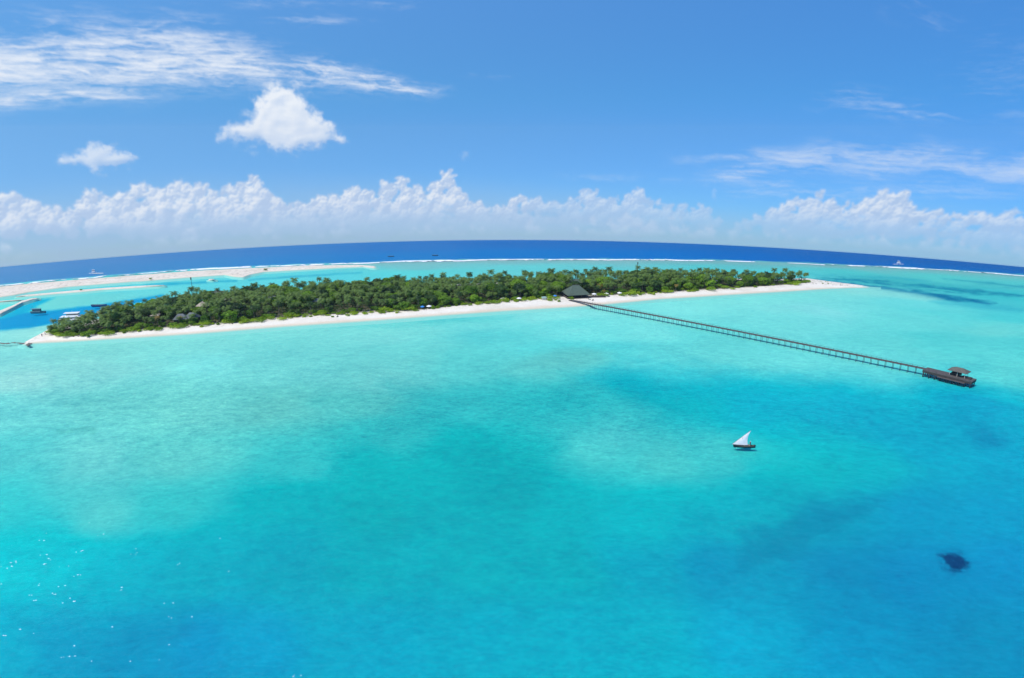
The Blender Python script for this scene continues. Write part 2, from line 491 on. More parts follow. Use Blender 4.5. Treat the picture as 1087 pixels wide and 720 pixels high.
    # broad soft veil behind and under the bank
    bank = PL([(-60, 6.2), (-45, 6.0), (-37, 6.2), (-25, 6.6), (-10, 6.2), (0, 5.4), (8, 4.8), (14, 3.6), (20, 3.4), (26, 5.0), (32, 4.8), (40, 3.6), (60, 5)])(ca)
    veil = sstep(1.0, 0.25, (ce - base_el) / bank) * (0.45 + 0.5 * fbm(ca * 0.5, ce * 1.6, 151, 5, 0.6))
    veil = np.clip(veil * 0.75, 0, 0.62) * PL([(-60, 1), (5, 1), (16, .72), (34, .62), (60, .7)])(ca)
    # isolated cumulus
    def isolated(spec, seed, dens, lo, sq=1.1):
        fld = np.zeros((CH, CW)); wa = ca + (fbm(ca * 1.3, ce * 1.3, seed + 5, 5, 0.6) - 0.5) * 1.5; we_ = ce + (fbm(ca * 1.3, ce * 1.3, seed + 9, 5, 0.6) - 0.5) * 1.3
        for (px, py, rp) in spec:
            a, e = azel(px, py); r = rp / 12.2
            fld += np.exp(-((wa - a) ** 2 + ((we_ - e) * sq) ** 2) / r ** 2)
        fld = np.minimum(fld, 2.0)
        n_ = fbm(ca * 1.5 + 3, ce * 1.9, seed, 7, 0.58)
        al = sstep(lo, lo + 1.45, fld * 0.85 + (n_ - 0.5) * 1.35) * sstep(0.02, 0.4, fld) * dens
        relief = blur(fld * 0.5 + 0.8 * n_, 5)
        gy_, gx_ = np.gradient(relief, 1.0 / PPD)
        lm = 0.86 + np.clip(-gy_ * 0.14 + gx_ * 0.08, -0.2, 0.14) + 0.08 * sstep(0.3, 1.4, fld)
        return al, lm
    i1, l1 = isolated([(289, 104, 13), (305, 106, 14), (294, 118, 17), (311, 120, 18), (322, 130, 16), (300, 132, 20), (282, 137, 16), (266, 141, 13), (335, 138, 14), (300, 143, 17), (318, 142, 15), (250, 141, 10), (234, 143, 7), (348, 142, 10), (362, 146, 7)], 205, 0.90, 0.12)
    i2, l2 = isolated([(92, 165, 10), (108, 165, 11), (126, 166, 10), (136, 168, 7), (80, 170, 8), (66, 171, 7), (104, 172, 12), (120, 173, 9)], 233, 0.7, 0.12, 1.5)
    i3, l3 = isolated([(493, 165, 6), (760, 205, 5)], 261, 0.3, 0.1)
    # cirrus: wind-drawn strands
    def cirrus(poly, width, amp, seed, sx=0.22, sy=1.5, slope=0.0, thr=0.40):
        pa, pe = azel([q[0] for q in poly], [q[1] for q in poly])
        we = PL([(a_, q[2] / 12.2) for a_, q in zip(pa, poly)])(ca)
        cy = np.interp(ca, pa, pe)
        off = (fbm(ca * 0.35, ce * 0.35, seed + 3, 4) - 0.5) * 1.2
        d = (ce - cy + off * 0.6) / we
        env = np.exp(-np.abs(d) ** 2.2) * sstep(pa[0] - 3.5, pa[0] + 1.5, ca) * sstep(pa[-1] + 3.0, pa[-1] - 2, ca)
        x = ca * sx + (fbm(ca * 0.5, ce * 0.9, seed + 9, 4) - 0.5) * 0.9
        y = (ce - ca * slope) * sy + (fbm(ca * 0.4, ce * 0.8, seed + 21, 4) - 0.5) * 1.8
        n1 = fbm(x, y, seed, 6, 0.62); n2 = fbm(x * 4, y * 2.2, seed + 41, 5, 0.65)
        n3 = fbm(ca * 0.5 + 5, (ce - ca * slope) * 5.5 + n1 * 2.5, seed + 61, 5, 0.6)
        f = 0.42 * n1 + 0.25 * n2 + 0.33 * n3
        return 0.84 * amp * sstep(thr + 0.17, thr + 0.62, f + 0.16 * env) * env ** 0.8
    c = np.zeros_like(alpha)
    def over(x):
        nonlocal c
        c = 1 - (1 - c) * (1 - np.clip(x, 0, 1))
    over(cirrus([(-60, 70, 24), (20, 66, 24), (110, 58, 26), (200, 56, 24), (270, 66, 18)], 0, 1.15, 301, slope=0.02, thr=0.27))
    over(cirrus([(-40, 72, 12), (60, 78, 12), (180, 72, 15), (260, 68, 14), (330, 78, 13), (400, 88, 10), (450, 98, 6)], 0, 1.15, 331, slope=-0.06, thr=0.25))
    over(cirrus([(-60, 112, 6), (10, 107, 6), (80, 102, 6), (140, 100, 5)], 0, 1.1, 361, thr=0.24, slope=0.03))
    over(cirrus([(180, 40, 10), (240, 44, 10), (290, 56, 8)], 0, 0.6, 365, thr=0.32))
    over(cirrus([(770, 186, 7), (820, 176, 10), (880, 165, 14), (930, 172, 15), (980, 170, 13), (1040, 176, 12), (1140, 184, 14), (1250, 190, 16)], 0, 0.72, 401, sx=0.18, sy=1.4, slope=-0.05, thr=0.26))
    over(cirrus([(740, 170, 6), (800, 168, 8), (860, 162, 7)], 0, 0.45, 421, thr=0.3))
    over(cirrus([(760, 190, 6), (800, 194, 6), (850, 200, 5)], 0, 0.45, 431, thr=0.3))
    over(cirrus([(890, 104, 10), (945, 115, 12), (1005, 122, 7)], 0, 0.45, 451, thr=0.36, slope=-0.1))
    over(cirrus([(978, 8, 9), (1000, 26, 9)], 0, 0.35, 471, thr=0.36, slope=-0.4))
    over(cirrus([(1020, 60, 30), (1087, 90, 40), (1200, 120, 40)], 0, 0.25, 481, thr=0.4))
    over(cirrus([(510, 80, 4), (545, 82, 3)], 0, 0.4, 491, thr=0.36))
    over(cirrus([(300, 20, 5), (340, 21, 5), (375, 20, 3)], 0, 0.4, 493, thr=0.34))
    over(cirrus([(260, 4, 5), (330, 2, 5), (450, 6, 5)], 0, 0.3, 495, thr=0.36))
    over(cirrus([(600, 186, 4), (660, 188, 5), (720, 189, 4)], 0, 0.35, 497, thr=0.36))
    over(cirrus([(780, 208, 8), (860, 202, 8), (1000, 206, 10), (1087, 210, 10)], 0, 0.4, 499, thr=0.34))
    # composite, far to near
    A = np.zeros_like(alpha); Lm = np.zeros_like(alpha)
    def comp(a, l):
        nonlocal A, Lm
        a = np.clip(a, 0, 1)
        Lm = Lm * (1 - a) + l * a; A = A * (1 - a) + a
    comp(c, np.full_like(c, 0.93))
    comp(veil, np.full_like(c, 0.60))
    fb = (far_dome > -5).astype(float)
    fa = blur(sstep(0.05, 0.7, far_soft + (fbm(ca * 4, ce * 4, 95, 4, .6) - .5) * .5) * fb, 2) * 0.42 * sstep(0.02, 0.25, (ce - base_el) / 5.5)
    fy, _f = np.gradient(blur(np.where(far_dome < -5, 0, far_dome), 3), 1.0 / PPD)
    comp(fa, 0.80 + np.clip(-fy * 0.12, -.12, .14))
    a1 *= PL([(-60, 1), (0, 1), (3, .72), (16, .66), (22, .85), (30, .95), (38, .8), (60, .8)])(ca)
    comp(a1, lum1)
    comp(i1, l1); comp(i2, l2); comp(i3, l3)
    Lm = np.where(A > 1e-4, Lm / np.maximum(A, 1e-4), 0.9)
    edge = sstep(AZ0, AZ0 + 6, ca) * sstep(AZ1, AZ1 - 6, ca) * sstep(EL1, EL1 - 3, ce)
    return A * edge, Lm

cA, cL = make_clouds()
img = bpy.data.images.new('cloud_field', CW, CH, alpha=True, float_buffer=True, is_data=True)
buf = np.ones((CH, CW, 4), np.float32); buf[..., 0] = cA; buf[..., 1] = cL; buf[..., 2] = 0
img.pixels.foreach_set(buf.reshape(-1)); img.update(); img.pack()

world = bpy.data.worlds.new('World'); scene.world = world; world.use_nodes = True
wt = world.node_tree; wt.nodes.clear()
def wn(t): return wt.nodes.new(t)
def wmath(op, a, b=0.0, clamp=False):
    m = wn('ShaderNodeMath'); m.operation = op; m.use_clamp = clamp
    for i, v in enumerate((a, b)):
        if isinstance(v, (int, float)): m.inputs[i].default_value = v
        else: wt.links.new(v, m.inputs[i])
    return m.outputs[0]
tc = wn('ShaderNodeTexCoord'); sp = wn('ShaderNodeSeparateXYZ'); wt.links.new(tc.outputs['Generated'], sp.inputs[0])
el = wmath('ARCSINE', sp.outputs[2]); az = wmath('ARCTAN2', sp.outputs[0], sp.outputs[1])
# the sea curves away, so the sky's own horizon sits DIP below the level line
SKY_STRETCH = 1.55
el2 = wmath('MINIMUM', wmath('MULTIPLY', wmath('ADD', el, DIP), SKY_STRETCH), pi / 2 - 0.01)
el2 = wmath('MAXIMUM', el2, 0.012)
ce2 = wmath('COSINE', el2)
cb = wn('ShaderNodeCombineXYZ')
wt.links.new(wmath('MULTIPLY', wmath('SINE', az), ce2), cb.inputs[0])
wt.links.new(wmath('MULTIPLY', wmath('COSINE', az), ce2), cb.inputs[1])
wt.links.new(wmath('SINE', el2), cb.inputs[2])
sky = wn('ShaderNodeTexSky'); sky.sky_type = 'NISHITA'; sky.sun_disc = False
sky.sun_elevation = SUN_EL; sky.sun_rotation = SUN_AZ
sky.altitude = 0; sky.air_density = 1.0; sky.dust_density = 0.15; sky.ozone_density = 3.0
wt.links.new(cb.outputs[0], sky.inputs[0])
hs = wn('ShaderNodeHueSaturation'); hs.inputs['Saturation'].default_value = 1.0; hs.inputs['Value'].default_value = 1.0
wt.links.new(sky.outputs[0], hs.inputs['Color'])
tr_ = wn('ShaderNodeValToRGB')      # deep-tropical grading of the clear air from horizon to zenith
wt.links.new(wmath('DIVIDE', el2, pi / 2), tr_.inputs[0])
e = tr_.color_ramp.elements
SKYTINT = [(0.0, (0.34, 0.60, 0.95)), (0.10, (0.40, 0.80, 1.16)), (0.2, (0.50, 1.05, 1.34)), (0.36, (0.76, 1.38, 1.76)), (1.0, (0.8, 1.1, 1.4))]
while len(e) < len(SKYTINT): e.new(0.5)
for i_, (p_, c_) in enumerate(SKYTINT): e[i_].position = p_; e[i_].color = (c_[0] / 3, c_[1] / 3, c_[2] / 3, 1)
tm = wn('ShaderNodeMix'); tm.data_type = 'RGBA'; tm.blend_type = 'MULTIPLY'; tm.clamp_result = False; tm.inputs[0].default_value = 1.0
ts = wn('ShaderNodeVectorMath'); ts.operation = 'SCALE'; ts.inputs['Scale'].default_value = 3.0; wt.links.new(tr_.outputs[0], ts.inputs[0])
av = wn('ShaderNodeCombineXYZ'); sa = wmath('SINE', az)      # a little clearer and deeper away from the sun's side
wt.links.new(wmath('SUBTRACT', 1.0, wmath('MULTIPLY', sa, 0.42)), av.inputs[0]); wt.links.new(wmath('SUBTRACT', 1.0, wmath('MULTIPLY', sa, 0.16)), av.inputs[1]); av.inputs[2].default_value = 1.0
tv = wn('ShaderNodeVectorMath'); tv.operation = 'MULTIPLY'; wt.links.new(ts.outputs[0], tv.inputs[0]); wt.links.new(av.outputs[0], tv.inputs[1])
wt.links.new(hs.outputs[0], tm.inputs[6]); wt.links.new(tv.outputs[0], tm.inputs[7])
uv = wn('ShaderNodeCombineXYZ')
wt.links.new(wmath('DIVIDE', wmath('SUBTRACT', wmath('MULTIPLY', az, 180 / pi), AZ0), AZ1 - AZ0), uv.inputs[0])
wt.links.new(wmath('DIVIDE', wmath('SUBTRACT', wmath('MULTIPLY', el, 180 / pi), EL0), EL1 - EL0), uv.inputs[1])
im = wn('ShaderNodeTexImage'); im.image = img; im.extension = 'CLIP'; im.interpolation = 'Cubic'
wt.links.new(uv.outputs[0], im.inputs[0])
sc = wn('ShaderNodeSeparateColor'); wt.links.new(im.outputs[0], sc.inputs[0])
cl = wn('ShaderNodeValToRGB')     # cloud brightness: shaded blue-grey to sunlit white
CLOUD = 1.0 / SKY_STRENGTH
e = cl.color_ramp.elements
e[0].position = 0.5; e[0].color = (0.27, 0.44, 0.73, 1)
e[1].position = 1.0; e[1].color = (0.92, 0.95, 0.99, 1)
m_ = e.new(0.75); m_.color = (0.54, 0.67, 0.88, 1)
wt.links.new(sc.outputs[1], cl.inputs[0])
cv = wn('ShaderNodeVectorMath'); cv.operation = 'SCALE'; cv.inputs['Scale'].default_value = CLOUD
wt.links.new(cl.outputs[0], cv.inputs[0])
mx = wn('ShaderNodeMix'); mx.data_type = 'RGBA'; mx.clamp_result = False
wt.links.new(sc.outputs[0], mx.inputs[0]); wt.links.new(tm.outputs[2], mx.inputs[6]); wt.links.new(cv.outputs[0], mx.inputs[7])
bg = wn('ShaderNodeBackground'); bg.inputs[1].default_value = SKY_STRENGTH
wt.links.new(mx.outputs[2], bg.inputs[0])
wo = wn('ShaderNodeOutputWorld'); wt.links.new(bg.outputs[0], wo.inputs[0])
world.cycles.sampling_method = 'MANUAL'; world.cycles.sample_map_resolution = 1024

# ------------------------------------------------------------------ sea
REEF = [(-300, 338), (-60, 309.5), (0, 303), (30, 300), (70, 296.5), (140, 291), (200, 286.3), (260, 283.4), (330, 280.6), (390, 279), (430, 277), (530, 275.5), (640, 275.3), (700, 275.6), (760, 276.5),
        (800, 277.5), (840, 278.8), (900, 281.5), (950, 283.7), (1000, 286.3), (1050, 289.6), (1087, 292.6), (1300, 314)]
reef = PL(REEF)

# colour of the water over its bed: (px, py, r, g, b) samples along the lagoon
INNER = [(28,398,142,215,218),(100,385,130,215,218),(210,384,120,222,227),(300,380,112,212,216),(410,394,104,198,204),(430,375,108,212,216),(500,380,92,206,212),(600,380,98,196,200),(600,366,88,214,222),(700,380,95,214,222),(760,372,102,213,218),(820,374,108,220,225),(900,372,105,218,223),(940,392,95,214,222),(1060,385,95,213,217),(1060,402,92,212,217),
(20,430,105,210,215),(100,430,105,205,208),(200,430,112,212,212),(300,430,98,196,198),(400,425,86,194,198),(500,430,58,187,198),(560,430,48,182,194),(600,430,45,180,193),(710,420,28,176,194),(800,430,12,180,206),(900,430,2,174,204),(1050,430,0,160,200),(1060,414,45,190,210),
(0,480,85,203,210),(100,480,108,210,214),(200,480,98,206,208),(300,490,64,196,204),(420,460,55,184,194),(400,490,30,178,190),(500,480,16,172,186),(560,480,35,182,193),(640,460,84,202,210),(620,480,80,200,206),(696,490,80,200,205),(760,485,72,200,207),(820,490,40,192,202),(900,490,12,180,200),(980,470,2,170,204),(1050,480,0,162,202),
(860,500,38,188,200),(620,445,50,184,196),
(0,540,60,202,210),(100,540,88,203,208),(180,535,60,195,203),(300,530,14,176,192),(406,540,3,172,186),(550,520,0,168,184),(600,540,0,176,192),(700,540,4,183,200),(800,540,2,172,196),(840,520,0,166,188),(880,540,0,156,190),(960,540,0,154,198),(1060,540,0,160,204),
(20,600,0,202,218),(60,590,5,195,214),(120,600,0,182,206),(200,600,0,172,196),(300,600,0,166,192),(400,600,0,170,190),(500,600,0,172,190),(600,600,0,172,190),(700,600,0,166,196),(780,600,0,150,192),(900,600,0,144,192),(960,610,0,143,196),(1060,600,0,148,202),
(0,680,0,176,208),(60,690,0,160,202),(136,688,0,150,195),(200,690,0,148,200),(280,690,0,160,206),(400,680,0,166,200),(500,680,0,170,200),(600,680,0,174,202),(700,680,0,175,201),(800,680,0,168,208),(900,680,0,154,202),(1060,680,0,146,192),
(0,720,0,170,205),(150,720,0,150,198),(400,720,0,168,204),(700,720,0,178,206),(1087,720,0,146,194),(500,900,0,160,200),
(20,368,130,222,224),(100,370,124,217,218),(200,364,125,221,222),(300,356,122,220,222),(400,354,118,216,220),(400,345,120,220,222),(500,340,115,222,226),(600,334,130,227,231),(600,350,108,220,227),(500,354,90,208,217),(300,366,112,214,217),(700,343,120,226,230),(640,350,112,224,229),(650,366,85,210,220),(750,358,105,220,225),(850,350,112,218,223),(950,365,100,213,217),
(700,325,125,229,232),(780,318,125,228,230),(860,312,122,224,226),(864,330,128,221,228),(900,310,125,222,224),(960,318,108,220,226),(820,340,118,224,228),(1000,332,95,215,221),(1080,335,78,206,216),(1050,350,108,215,217),(1000,360,85,208,214),(1087,365,88,210,216),(960,340,105,218,222),
(450,281,118,192,202),(450,286,95,212,217),(550,279,120,190,200),(550,283,100,208,216),(650,279,118,190,200),(650,283,98,206,214),(740,280,104,188,198),(760,284,85,205,212),(800,281,100,188,196),(830,287,88,206,216),(900,285,110,190,196),(900,289,80,202,208),(1000,290,96,196,200),(1000,294,88,206,208),(1080,297,98,198,202),(1080,301,84,202,208),(950,297,68,185,195),(1000,301,68,188,200),(1070,312,66,196,208),(1070,322,74,200,212),
(0,350,135,222,226),(30,354,150,226,226),(20,359,128,217,219),(100,315,110,211,216),(60,319,116,216,217),(160,308,104,215,224),(250,301,92,210,224),(350,291,92,210,225),(420,289,92,212,222),(300,297,98,215,225),(200,301,92,209,222),(60,310,100,215,225),(120,303,88,210,225),(10,325,98,225,226),(5,317,104,222,225)]
OCEAN = [(-100,305,80,145,205),(-100,318,70,150,205),(0,287,88,146,204),(0,297,82,146,204),(100,277,80,140,202),(100,288,74,140,202),(200,270,72,135,200),(200,281,66,140,203),(300,265,62,130,200),(300,277,55,135,205),(420,262,52,122,198),(420,273,44,130,205),(540,258,46,116,195),(540,270,38,125,205),(680,259,40,112,193),(680,271,32,120,205),(800,264,36,108,190),(800,273,28,112,198),(900,271,34,105,186),(900,278,24,108,194),(1000,279,34,102,182),(1000,283,26,108,190),(1080,286,34,102,182),(1080,290,28,110,192),(1200,300,34,102,182)]

def idw(px, py, pts, su=55.0, sv=0.13):
    hz = horizon(px)
    v = np.log(np.maximum(py - hz, 0) + 10)
    acc = np.zeros(px.shape + (3,)); wt_ = np.zeros(px.shape)
    for (x, y, r, g, b) in pts:
        pv = math.log(max(y - float(horizon(x)), 0) + 10)
        d2 = ((px - x) / su) ** 2 + ((v - pv) / sv) ** 2
        w = 1.0 / (d2 ** 1.5 + 0.08) * np.exp(-0.05 * d2) + 1e-9
        acc += w[..., None] * np.array([r, g, b], float); wt_ += w
    return acc / wt_[..., None]

def sdpoly(px, py, poly):
    "signed distance (in the chart) to a polygon, negative inside"
    P = np.array(poly, float); n = len(P)
    d = np.full(px.shape, 1e9); ins = np.zeros(px.shape, bool)
    for i in range(n):
        a = P[i]; b = P[(i + 1) % n]; e_ = b - a
        wx_ = px - a[0]; wy_ = py - a[1]
        t = np.clip((wx_ * e_[0] + wy_ * e_[1]) / (e_ @ e_ + 1e-9), 0, 1)
        d = np.minimum(d, np.hypot(wx_ - t * e_[0], wy_ - t * e_[1]))
        c1 = (a[1] <= py) & (b[1] > py); c2 = (a[1] > py) & (b[1] <= py)
        cr = e_[0] * wy_ - e_[1] * wx_
        ins ^= (c1 & (cr > 0)) | (c2 & (cr < 0))
    return np.where(ins, -d, d)

# patches of different bottom: (polygon, colour, feather, strength, noise)
PATCHES = [
 ([(-120,352),(0,336),(20,331.5),(60,327.5),(100,322.5),(140,316.5),(172,311.5),(176,313),(150,319),(112,328),(78,336),(62,341),(30,346.5),(0,349),(-120,365)], (4,158,218), 1.6, 1.0, 1.0),
 ([(-60,338),(0,333),(10,329.5),(22,322.5),(38,316.5),(57,315),(44,321),(30,329),(24,332),(0,336),(-60,345)], (15,178,222), 2.0, 0.9, 1.0),
 ([(150,301),(178,299),(215,297.5),(252,296),(252,297.5),(215,299.5),(180,301.5)], (40,168,208), 0.8, 0.8, .6),
 ([(262,295.5),(300,292.5),(340,290),(385,287.5),(385,288.7),(340,291.8),(300,294.3),(265,296.8)], (55,175,205), 0.8, 0.8, .6),
 ([(62,299),(110,302.8),(150,300.6),(150,301.2),(110,303.4)], (60,190,215), 0.6, 0.4, .5),
 ([(868,293.5),(905,294.5),(950,298),(1000,303),(1050,308),(1087,311),(1087,314),(1040,311),(990,306.5),(940,301.5),(900,297)], (34,140,172), 1.5, 0.95, 2.0),
 ([(862,296),(885,297.5),(915,301),(950,305),(985,309),(1030,315.5),(1058,320),(1050,322),(1010,317.5),(985,315.5),(955,310),(925,305),(905,302)], (24,120,164), 2.2, 1.05, 2.0),
 ([(885,307),(905,302.6),(938,305.2),(975,310),(1003,316),(985,318.5),(950,314),(905,311)], (136,222,223), 2.2, 0.8, 1.0),
 ([(985,318),(1030,320),(1087,326),(1087,331),(1040,326),(1000,322)], (60,180,205), 2.5, 0.6, 2.0),
 ([(1000,294.5),(1045,297.5),(1087,302.5),(1087,305),(1040,300.5),(1005,297)], (40,150,180), 1.2, 0.6, 1.5),
 ([(860,290),(930,291.5),(990,296),(990,298),(930,294),(870,292)], (50,170,195), 1.2, 0.5, 1.5),
 ([(640,384),(720,386),(790,392),(850,399),(900,406),(960,408),(1036,412),(1120,418),(1120,560),(960,470),(850,440),(760,430),(680,415),(620,400)], (2,172,206), 15.0, 0.30, 9.0),
 ([(330,338.5),(420,336),(480,333),(560,336),(500,342),(420,346),(350,345)], (80,205,212), 3.0, 0.35, 3.0),
 ([(430,338),(470,334),(510,334),(500,338),(460,342)], (70,196,208), 2.0, 0.4, 2.5),
 ([(1000,384),(1040,382),(1060,388),(1040,391),(1010,390)], (70,190,205), 4.0, 0.35, 4.0),
 ([(800,560),(860,535),(935,528),(900,552),(850,575),(800,600),(770,612)], (2,132,172), 9.0, 0.55, 12.0),
 ([(993,587),(1002,584),(1019,585),(1026,591),(1023,599),(1013,602),(1003,598)], (4,72,120), 6.5, 1.4, 7.0),
 ([(1028,455),(1050,453),(1068,462),(1070,471),(1050,473),(1036,466)], (4,130,176), 7.0, 0.5, 8.0),
 ([(395,402),(440,400),(470,412),(560,425),(560,440),(480,432),(420,420)], (55,178,190), 8.0, 0.35, 7.0),
 ([(60,452),(95,452),(98,456),(64,457)], (70,165,165), 2.0, 0.35, 4.0),
]

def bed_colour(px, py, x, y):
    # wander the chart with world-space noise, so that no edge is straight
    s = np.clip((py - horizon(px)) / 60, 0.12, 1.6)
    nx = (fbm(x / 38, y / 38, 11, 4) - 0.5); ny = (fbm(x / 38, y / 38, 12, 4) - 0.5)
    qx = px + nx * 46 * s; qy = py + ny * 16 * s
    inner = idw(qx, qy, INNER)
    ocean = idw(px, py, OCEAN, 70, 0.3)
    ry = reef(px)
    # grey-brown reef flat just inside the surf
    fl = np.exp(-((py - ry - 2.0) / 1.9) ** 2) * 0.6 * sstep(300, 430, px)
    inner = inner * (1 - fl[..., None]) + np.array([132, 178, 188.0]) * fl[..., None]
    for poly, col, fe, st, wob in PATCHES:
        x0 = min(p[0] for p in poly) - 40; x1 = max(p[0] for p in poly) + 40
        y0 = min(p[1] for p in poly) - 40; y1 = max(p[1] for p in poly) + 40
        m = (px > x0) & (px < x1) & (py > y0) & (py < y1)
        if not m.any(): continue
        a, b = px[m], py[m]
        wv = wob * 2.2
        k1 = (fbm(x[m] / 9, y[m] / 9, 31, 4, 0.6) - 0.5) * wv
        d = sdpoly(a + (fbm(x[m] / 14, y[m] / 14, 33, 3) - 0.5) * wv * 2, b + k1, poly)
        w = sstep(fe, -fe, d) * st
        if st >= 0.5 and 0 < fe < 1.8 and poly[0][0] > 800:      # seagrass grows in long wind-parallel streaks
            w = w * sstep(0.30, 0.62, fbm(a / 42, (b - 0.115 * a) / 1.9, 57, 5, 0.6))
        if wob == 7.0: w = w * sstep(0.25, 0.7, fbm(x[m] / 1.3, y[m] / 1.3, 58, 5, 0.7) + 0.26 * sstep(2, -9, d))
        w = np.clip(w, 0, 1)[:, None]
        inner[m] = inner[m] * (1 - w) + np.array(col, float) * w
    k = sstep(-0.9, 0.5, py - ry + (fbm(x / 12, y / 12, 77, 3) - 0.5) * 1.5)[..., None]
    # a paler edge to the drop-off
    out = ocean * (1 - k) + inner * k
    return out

def polar(azs, rs, z):
    A, Rr = np.meshgrid(azs, rs)
    x = Rr * np.sin(A); y = Rr * np.cos(A)
    return np.stack([x, y, surf(x, y, z)], -1)

def ranges(step, z):
    pys = np.arange(740, 254.2, -step)
    r = ground(np.full(len(pys), W / 2), pys, 0.0)[:, 1]
    near = np.linspace(8, r[0], 18)[:-1]
    far = np.linspace(r[-1], 2600, 26)[1:]
    return np.concatenate([near, r, far])

def azimuths(step):
    d = np.arange(-43, 43.001, step)
    rest = np.arange(43 + 2, 360 - 43, 3.0)
    return np.radians(np.concatenate([d, rest]))

BED = -1.7
P = polar(azimuths(0.075), ranges(1.0, BED), BED)
x, y = P[..., 0], P[..., 1]
front = y > 20
px, py = np.full(x.shape, W / 2), np.full(x.shape, 800.0)
# the chart of the bed is read where the water surface above it is seen, so colours stay put
qx, qy = project(x[front], y[front], surf(x[front], y[front], -0.6))
px[front] = np.clip(qx, -290, 1380); py[front] = np.clip(qy, 250, 900)
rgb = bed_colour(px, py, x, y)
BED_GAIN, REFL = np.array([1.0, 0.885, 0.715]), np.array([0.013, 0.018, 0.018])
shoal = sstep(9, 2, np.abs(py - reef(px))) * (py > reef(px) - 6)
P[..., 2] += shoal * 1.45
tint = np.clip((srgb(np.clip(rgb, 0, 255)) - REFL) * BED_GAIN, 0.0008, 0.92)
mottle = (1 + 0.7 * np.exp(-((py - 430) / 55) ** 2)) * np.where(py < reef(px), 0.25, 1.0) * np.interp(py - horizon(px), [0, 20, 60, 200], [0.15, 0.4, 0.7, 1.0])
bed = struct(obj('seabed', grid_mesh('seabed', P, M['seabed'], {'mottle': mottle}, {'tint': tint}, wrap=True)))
Pw = polar(azimuths(0.5), ranges(4.0, 0), 0.0)
wat = struct(obj('water', grid_mesh('water', Pw, M['water'], wrap=True)))

# ------------------------------------------------------------------ surf along the reef
def surf_line(name, pts, w_m, hgt, seed, thr=0.5, ragged=1.0):
    pts = np.array(pts, float)
    xs = np.arange(pts[0, 0], pts[-1, 0], 1.0)
    ys = np.interp(xs, pts[:, 0], pts[:, 1])
    c = ground(xs, ys, 0.3)
    t = np.gradient(c, axis=0); t /= np.linalg.norm(t, axis=1, keepdims=True)
    n_ = np.stack([-t[:, 1], t[:, 0], np.zeros(len(t))], 1)
    m = 12; rows = []
    wid = (0.35 + 1.3 * fbm(xs / 26, xs * 0, seed, 4)) * w_m
    off = (fbm(xs / 40, xs * 0 + 5, seed + 7, 4) - 0.5) * w_m * 1.6 * ragged
    for j in range(m):
        s = j / (m - 1) - 0.5
        q = c + n_ * (s * wid + off)[:, None]
        k = fbm(q[:, 0] / 4, q[:, 1] / 4, seed + 3, 4, 0.6)
        big = fbm(xs / 18, xs * 0 + 9, seed + 11, 3)
        z = 0.03 + np.cos(s * pi) ** 1.5 * hgt * (0.15 + 1.0 * k) * (0.2 + 1.1 * big)
        q[:, 2] = surf(q[:, 0], q[:, 1], 0) + z
        rows.append(q)
    Pf = np.array(rows)
    lvl = fbm(Pf[..., 0] / 9, Pf[..., 1] / 9, seed + 19, 4, 0.62)[:-1, :-1] + 0.12 * np.cos((np.arange(m - 1) / (m - 1) - 0.5) * pi)[:, None] \
        + 0.5 * (fbm(xs / 45, xs * 0 + 2, seed + 23, 3)[None, :-1] - 0.5)
    return struct(obj(name, grid_mesh(name, Pf, M['foam'], keep=lvl > thr)), 'stuff')
rp = [(a, b + 0.2) for a, b in REEF if -60 <= a <= 1300]
surf_line('reef_surf', rp, 8, 0.6, 500, 0.54)
surf_line('reef_surf', [(a, b - 0.6) for a, b in rp if a <= 400], 7, 0.5, 540, 0.56, 2.0)
surf_line('reef_surf', [(375, 279.6), (390, 279), (430, 277), (530, 275.4), (640, 275.2), (720, 276)], 9, 0.7, 560, 0.46, 0.4)
surf_line('reef_surf', [(930, 282.6), (985, 285.4), (1050, 289.6), (1087, 292.6)], 9, 0.6, 580, 0.47, 0.4)

